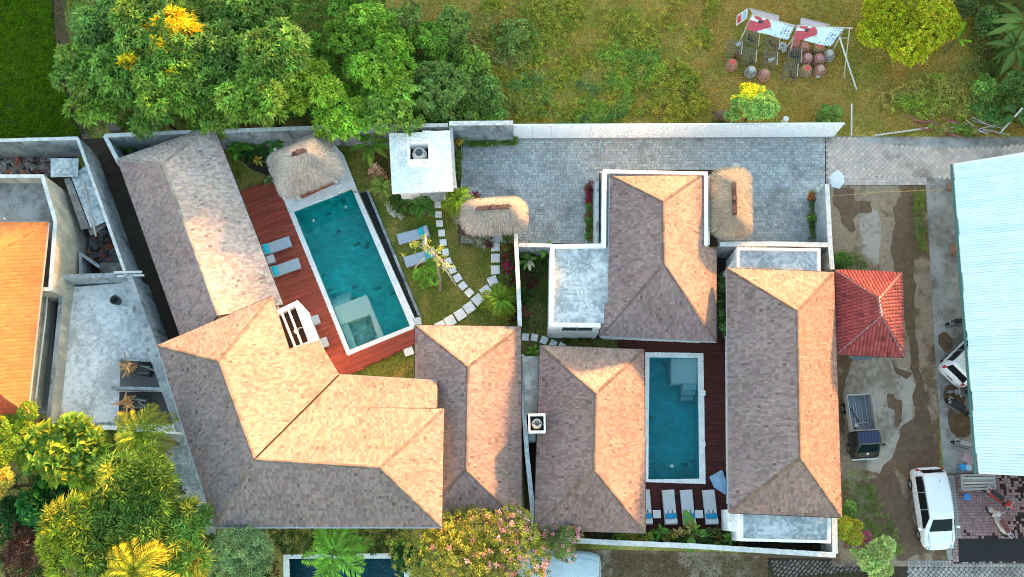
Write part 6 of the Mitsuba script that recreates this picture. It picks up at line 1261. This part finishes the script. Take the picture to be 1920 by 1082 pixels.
# --- garden beds with low planting
def bed(label, pts, n, cols, seed, h=.35, L=.2, W=.06, k=7, soil=True, name='low_planting', cat='ground cover', sparse=False):
    rg = np.random.default_rng(seed); pg = PG(pts) if isinstance(pts, list) else pts; x0, y0, x1, y1 = pg.bounds; p = np.column_stack([x0 + (x1 - x0) * rg.random(n * 4), y0 + (y1 - y0) * rg.random(n * 4)])
    p = p[shapely.contains_xy(pg, p[:, 0], p[:, 1])]
    if sparse: p = p[np.ravel(meshkit.fbm(np.column_stack([p * .8, np.full(len(p), seed)]), 3)) + .25 * rg.random(len(p)) > .58]
    p = p[:n]; c = np.column_stack([p, .06 + h * rg.random(len(p))])
    w = meshkit.noise(np.column_stack([p * .9 + seed * 3, np.zeros(len(p))])); ci = np.clip((w * .7 + .3 * rg.random(len(p))) * len(cols), 0, len(cols) - 1).astype(int)
    v, f, cc = rosettes(c, np.tile([0, 0, 1.0], (len(c), 1)) + rg.normal(0, .3, (len(c), 3)), k, L, W, np.array(cols)[ci] * (1 + .2 * rg.normal(0, 1, (len(c), 1))), (30, 85), .3, rg)
    stuff(name, MB().add(v, f, cc), 'm_leaf', label, cat)
def soil(parent, pts, z=-.012): part(parent, 'soil_bed', sheet(wobble(PG(pts), .06, seed=len(pts)), z), 'm_soil')
soil('garden_lawn', [(735, 362), (806, 374), (812, 398), (790, 408), (750, 405), (728, 390), (700, 330), (690, 290), (728, 285)]); soil('garden_lawn', [(850, 362), (878, 372), (880, 440), (925, 440), (925, 462), (895, 466), (868, 440), (848, 405)]); soil('garden_lawn', [(940, 436), (972, 440), (974, 612), (955, 612), (944, 545), (942, 500)])
soil('garden_lawn', [(420, 262), (500, 252), (505, 300), (520, 345), (500, 330), (470, 318), (440, 292)]); soil('garden_lawn', [(205, 262), (300, 258), (220, 295)])
bed('dark and white-flowered low planting in front of the pump room', [(735, 364), (804, 376), (808, 398), (784, 404), (752, 402), (730, 388)], 150, [(.03, .075, .02), (.09, .02, .025), (.05, .12, .02), (.03, .075, .02)], 121, h=.5)
bed('white flowering edging of the bed in front of the pump room', [(718, 378), (728, 380), (745, 398), (760, 408), (752, 412), (730, 402)], 60, [(.30, .33, .24), (.10, .18, .06)], 122, h=.2, L=.13)
bed('variegated border planting curving round the thatched gate', [(848, 405), (862, 400), (880, 438), (925, 452), (925, 464), (896, 466), (868, 446)], 150, [(.10, .15, .06), (.20, .22, .14), (.07, .03, .03), (.05, .11, .03)], 123, h=.35)
bed('dark leafy border along the party wall', [(942, 440), (970, 440), (974, 610), (957, 608), (946, 545), (944, 500)], 190, [(.03, .06, .018), (.07, .018, .02), (.05, .10, .02), (.09, .04, .02)], 124, h=.5)
bed('leafy planting along the wall behind the slanted house and deck', [(422, 262), (500, 254), (506, 300), (470, 312), (440, 292)], 130, [(.05, .13, .02), (.03, .08, .015), (.08, .15, .03)], 125, h=.55, L=.28, W=.1)
bed('low green hedge strip at the foot of the taller grey wall', [(862, 270), (938, 268), (968, 262), (970, 272), (930, 276), (864, 276)], 150, [(.05, .11, .02), (.07, .14, .02), (.03, .08, .02)], 126, h=.4, L=.15)
bed('narrow strip of green and straw plants beside the pump room wall', [(853, 285), (864, 283), (864, 338), (856, 340)], 90, [(.06, .13, .025), (.10, .14, .03), (.2, .15, .05)], 127, h=.3, L=.16)
bed('red and green plant strip along the parapet house wall', [(1098, 347), (1108, 346), (1108, 456), (1100, 457)], 130, [(.20, .02, .03), (.06, .14, .02), (.15, .02, .03), (.10, .05, .03)], 128, h=.45, L=.2)
bed('narrow plant strip at the edge of the right driveway court', [(1515, 362), (1527, 360), (1528, 452), (1517, 453)], 70, [(.07, .13, .025), (.05, .10, .02), (.14, .06, .03)], 129, h=.3)
bed('dark planting in the corner of the right villa garden', [(978, 465), (1032, 466), (1030, 500), (1012, 520), (985, 590), (978, 560)], 190, [(.025, .05, .015), (.04, .09, .02), (.06, .02, .02)], 130, h=.5)
bed('green hedge in the slot between the two right houses', [(1345, 520), (1362, 520), (1362, 632), (1347, 632)], 150, [(.05, .11, .03), (.08, .17, .05), (.025, .06, .02)], 131, h=.9, L=.22, W=.08)
bed('mixed leafy border below the loungers and the narrow-pool house', [(1150, 1000), (1215, 996), (1370, 990), (1388, 1012), (1385, 1026), (1300, 1020), (1150, 1010)], 320, [(.03, .08, .018), (.07, .16, .03), (.14, .16, .03), (.03, .06, .015), (.20, .14, .04)], 132, h=.5, L=.22, W=.07)
bed('dark ground planting under the small annex windows', [(1035, 618), (1120, 618), (1120, 636), (1060, 640)], 100, [(.05, .035, .015), (.04, .06, .015)], 133, h=.2, L=.13)
bed('dark undergrowth between the L-shaped roof and the bottom pool', [(500, 985), (770, 985), (760, 1036), (530, 1038)], 260, [(.02, .045, .012), (.03, .06, .015), (.05, .05, .02)], 134, h=.3, L=.2, W=.07)
bed('dark undergrowth beneath the trees in the lower left garden', [(-40, 790), (240, 800), (300, 830), (400, 1000), (520, 1000), (520, 1140), (-40, 1140)], 900, [(.02, .045, .012), (.035, .07, .016), (.04, .03, .016)], 135, h=.9, L=.3, W=.1)
bed('shaded undergrowth beneath the wild trees at the upper left', [(150, -30), (640, -30), (900, 120), (950, 225), (600, 236), (230, 246), (160, 200)], 3400, [(.05, .12, .025), (.07, .15, .025), (.09, .10, .03)], 136, h=1.2, L=.28, W=.1)
bed('ragged green weeds along the bank of the yard by the long right house', [(1575, 880), (1620, 885), (1660, 960), (1700, 1040), (1620, 1050), (1580, 940)], 420, [(.06, .12, .025), (.09, .14, .03), (.05, .08, .02)], 137, h=.25, L=.16, W=.03)
bed('grassy weeds at the concrete lane edge of the bare yard', [(1708, 362), (1732, 360), (1734, 480), (1712, 450)], 170, [(.10, .15, .025), (.06, .11, .02)], 138, h=.25, L=.16, W=.03)
bed('patch of weeds in the yard above the red kiosk', [(1565, 470), (1615, 475), (1625, 505), (1562, 508)], 130, [(.06, .11, .02), (.10, .13, .03)], 139, h=.2, L=.14, W=.03)
for i, (x, y, rx, ry, n, cs, lab) in enumerate(((1195, 128, 62, 30, 800, [(.11, .17, .018), (.07, .12, .02), (.14, .13, .03)], 'bright weed patch in the middle of the dry field'), (1110, 195, 55, 32, 700, [(.05, .10, .025), (.08, .13, .02), (.05, .09, .03)], 'dark green weeds beside the rubble at the white wall'), (1000, 180, 45, 40, 520, [(.06, .11, .025), (.10, .12, .03)], 'green weeds above the left end of the white wall'),
                                             (1740, 190, 75, 28, 520, [(.10, .14, .02), (.14, .13, .03)], 'low yellow-green weeds right of the banners'), (1850, 60, 40, 60, 400, [(.06, .08, .02), (.10, .09, .025)], 'dull weeds under the banana plants'), (1270, 195, 45, 25, 380, [(.13, .13, .018), (.09, .11, .02)], 'olive weeds in front of the white wall'), (945, 90, 50, 50, 380, [(.08, .12, .03), (.12, .12, .035)], 'sparse weeds between thicket and dry field'),
                                             (1870, 200, 45, 35, 420, [(.06, .13, .03), (.11, .15, .035)], 'leafy weeds at the right edge near the red poles'), (1800, 250, 60, 8, 160, [(.07, .12, .02), (.12, .12, .03)], 'weed fringe between red poles and paved lane'))):
    an = np.linspace(0, 6.283, 16)[:-1]; q = wobble(PG([(x + 1.25 * rx * math.cos(a), y + 1.25 * ry * math.sin(a)) for a in an]), .9, seed=60 + i, scale=.55)
    bed(lab, q, n, np.array(cs) * 1.6, 150 + i, h=.22, L=.20, W=.06, name='weeds', cat='weeds', sparse=True)
q = wobble(PG([(905, -30), (1350, -30), (1345, 60), (1300, 225), (960, 225), (930, 200), (890, 100)]), .5, seed=71, scale=.6)
bed('patchy green overgrowth spreading from the thicket across the open field', q, 3600, np.array([(.15, .19, .022), (.21, .20, .03), (.12, .17, .022), (.24, .19, .035)]), 171, h=.25, L=.2, W=.055, name='weeds', cat='weeds', sparse=True)
bed('dark undergrowth along the right edge below the banana plants', [(1815, -30), (1990, -30), (1990, 250), (1890, 245), (1845, 170), (1820, 80)], 700, [(.03, .055, .014), (.06, .09, .02), (.05, .045, .02)], 172, h=.6, L=.25, W=.08)
for lab, px, h, R_, col, sd in (('dark green shrub at the right edge, above the spiky pale plant', (1850, 40), 1.8, .9, (.05, .09, .022), 451), ('dark olive shrub at the right edge behind the big-leaved plant', (1905, 160), 2.0, 1.1, (.055, .10, .022), 452), ('leafy green shrub left of the big-leaved plant at the right edge', (1848, 165), 1.3, .8, (.10, .18, .035), 453), ('low dark shrub at the very top right', (1815, 12), 1.5, .8, (.06, .08, .022), 454)): tree(lab, px, h, R_, col, int(240 * R_ * R_), 8, .24, .09, sd, cat='shrub', name='shrub', nl=9, flat=.6, thick=.05)
# --- grass: separate blades
def grass(name, label, pts, dens, h, w, cols, seed, z=-.02, lean=.9, holes_=None, fr=.35):
    rg = np.random.default_rng(seed); pg = PG(pts) if isinstance(pts, list) else pts
    if holes_ is not None: pg = pg.difference(holes_)
    x0, y0, x1, y1 = pg.bounds; n = int(dens * (x1 - x0) * (y1 - y0)); p = np.column_stack([x0 + (x1 - x0) * rg.random(n), y0 + (y1 - y0) * rg.random(n)]); p = p[shapely.contains_xy(pg, p[:, 0], p[:, 1])]; n = len(p)
    a = rg.random(n) * 6.28; l = np.abs(rg.normal(0, lean, n)) * h; H = h * (.6 + .7 * rg.random(n)); d = np.column_stack([np.cos(a), np.sin(a), np.zeros(n)]); s = np.column_stack([-d[:, 1], d[:, 0], d[:, 2]]) * (w * (.6 + .8 * rg.random((n, 1))))
    b = np.column_stack([p, np.full(n, z)]); v = np.stack([b - s, b + s, b + d * l[:, None] + np.array([0, 0, 1.0]) * H[:, None]], 1).reshape(-1, 3)
    q = meshkit.fbm(np.column_stack([p * fr, np.full(n, seed)]), 4); q = np.clip((q - .3) / .4, 0, .999) * (len(cols) - 1); i = q.astype(int); t_ = (q - i)[:, None]; cs = np.array(cols)
    c = LEAF * .95 * (cs[i] * (1 - t_) + cs[np.minimum(i + 1, len(cols) - 1)] * t_) * (1 + .35 * (rg.random((n, 1)) * 2 - 1))
    stuff(name, MB().add(v, np.arange(3 * n).reshape(-1, 3), np.repeat(c, 3, 0)), 'm_leaf', label, 'grass')
bed('dense bright green young rice filling the field at the upper left', [(-40, -30), (95, -30), (102, 60), (114, 150), (138, 215), (152, 256), (-40, 262)], 5200, [(.032, .085, .003), (.048, .105, .004), (.036, .09, .003), (.058, .115, .006)], 201, h=.12, L=.26, W=.028, k=7, name='rice_plants', cat='rice')
grass('lawn_grass', 'short olive green lawn grass of the pool garden', Polygon(P2([(640, 285), (728, 285), (735, 362), (850, 362), (865, 372), (972, 440), (976, 618), (776, 618), (692, 358), (672, 352)])).union(PG([(655, 703), (756, 655), (780, 690), (780, 715)])).union(PG([(430, 290), (470, 320), (505, 340), (452, 358)])), 1500, .05, .010, [(.085, .135, .018), (.17, .19, .03), (.26, .225, .06)], 202, fr=.6, lean=1.1)
grass('courtyard_grass', 'short shaded grass of the right villa garden', [(978, 470), (1034, 500), (1030, 615), (1160, 630), (1160, 655), (1000, 690), (978, 690)], 1300, .05, .010, [(.04, .06, .014), (.07, .075, .018), (.10, .085, .03)], 203, fr=.6, lean=1.1)
grass('dry_grass', 'dry olive and tan grass of the open field', [(560, -40), (1990, -40), (1990, 262), (1600, 256), (960, 226), (850, 224), (780, 120), (640, 60)], 320, .15, .014, [(.20, .215, .026), (.29, .215, .036), (.34, .235, .05), (.21, .22, .028), (.41, .32, .09)], 204, z=-.06, fr=.28)
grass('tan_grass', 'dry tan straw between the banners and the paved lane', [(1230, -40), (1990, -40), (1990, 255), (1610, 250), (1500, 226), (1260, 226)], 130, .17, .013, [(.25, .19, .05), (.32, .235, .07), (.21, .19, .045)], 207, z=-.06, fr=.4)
grass('verge_grass', 'thin grass on the back lane below the right villa', [(1060, 1036), (1440, 1046), (1690, 1062), (1690, 1130), (1060, 1130)], 240, .09, .010, [(.04, .05, .015), (.07, .07, .02), (.05, .04, .018)], 205, z=-.035, fr=.5)
grass('bank_grass', 'straggly grass on the bank between rice and trees', [(100, -30), (150, -30), (158, 120), (200, 240), (150, 262), (132, 190), (112, 100)], 260, .16, .012, [(.05, .07, .02), (.10, .09, .04)], 206, z=0)
# --- the newly planted propped tree on the lawn
t = thing('propped_tree', 'young lopped tree held up by slanting poles on the lawn, over a lounger', 'tree'); rg = np.random.default_rng(9); top = G(815, 478, 3.0); ft = G(826, 545, 0)
part(t, 'trunk', MB().tube([ft, G(824, 520, 1.2), G(820, 495, 2.4), top], [.10, .085, .07, .06], 8, (.25, .21, .15)))
ends = [(797, 454, 3.4), (786, 462, 3.3), (830, 488, 3.5), (838, 500, 3.3), (826, 474, 3.6), (806, 470, 3.6)]
for x, y, h in ends: part(t, 'limb', MB().tube([top, (top + G(x, y, h)) / 2 + [0, 0, .1], G(x, y, h)], [.05, .045, .035], 6, (.40, .34, .27)))
for x, y, h in ends[:1] + ends[3:4]: part(t, 'wrapping', MB().add(*hull(rg.normal(0, .16, (14, 3)) + G(x, y, h)), (.36, .32, .30)))
c = np.vstack([G(x, y, h + .1) + rg.normal(0, .16, (5, 3)) for x, y, h in ends] + [G(777, 462, 3.3) + rg.normal(0, .2, (10, 3))]); v, f, cc = rosettes(c, rg.normal(0, 1, (len(c), 3)) + [0, 0, 1], 6, .24, .05, tones(len(c), (.17, .22, .05), .4), (30, 80), .3, rg); part(t, 'leaf_tuft', MB().add(v, f, cc), 'm_leaf', kind='stuff')
pole('slanting prop of the young tree, reaching towards the stepping stones', (830, 497, 2.2), (855, 535, .0), .045, (.55, .50, .40)); pole('slanting prop of the young tree, crossing the covered lounger', (795, 484, 2.0), (777, 503, .0), .04, (.55, .50, .40)); 
tree('small bright green shrub under the propped tree on the lawn', (802, 512), 1.5, .75, (.10, .21, .025), 240, 8, .15, .05, 64, cat='shrub', name='shrub', nl=6, flat=.7, thick=.03)

# --- the wood added unseen to the north and east, shaped to block the low sun
rg = np.random.default_rng(77); cs = []; tr = MB()
for k in range(56):
    s = k / 45.0
    p = np.array([-26 + 78 * s, 52.0 + 3.5 * rg.random() - 4 * s]) if k < 30 else np.array([44 + 4 * rg.random(), 48 - (k - 30) * 3.4])
    if k >= 46: p = np.array([34 + 2.6 * (k - 46) % 16, 57.0 - 1.2 * (k - 46)])
    H = (10.2 if p[0] < 6 else 11.2 if p[0] < 21 else 9.0) + .6 * rg.random(); R_ = 2.6 + .8 * rg.random()  # heights banded to set where shade falls
    tr.tube([[*p, -.1], [*p, H * .6]], [.2, .12], 6, (.10, .08, .06))
    d = unit(rg.normal(0, 1, (340, 3))); cs.append(np.array([*p, H * .48]) + d * [R_, R_, H * .52] * (.5 + .5 * rg.random((340, 1)) ** .5))
c = np.vstack(cs); v, f, cc = rosettes(c, rg.normal(0, 1, (len(c), 3)) + [0, 0, 1], 8, .75, .34, tones(len(c), (.05, .11, .025), .4), (30, 90), .3, rg)
stuff('shade_wood', MB().add(v, f, cc), 'm_leaf', 'dense wood added unseen past the open field, shaped to shade the ground', 'shade_wood'); part('shade_wood', 'trunk', tr, kind='stuff')
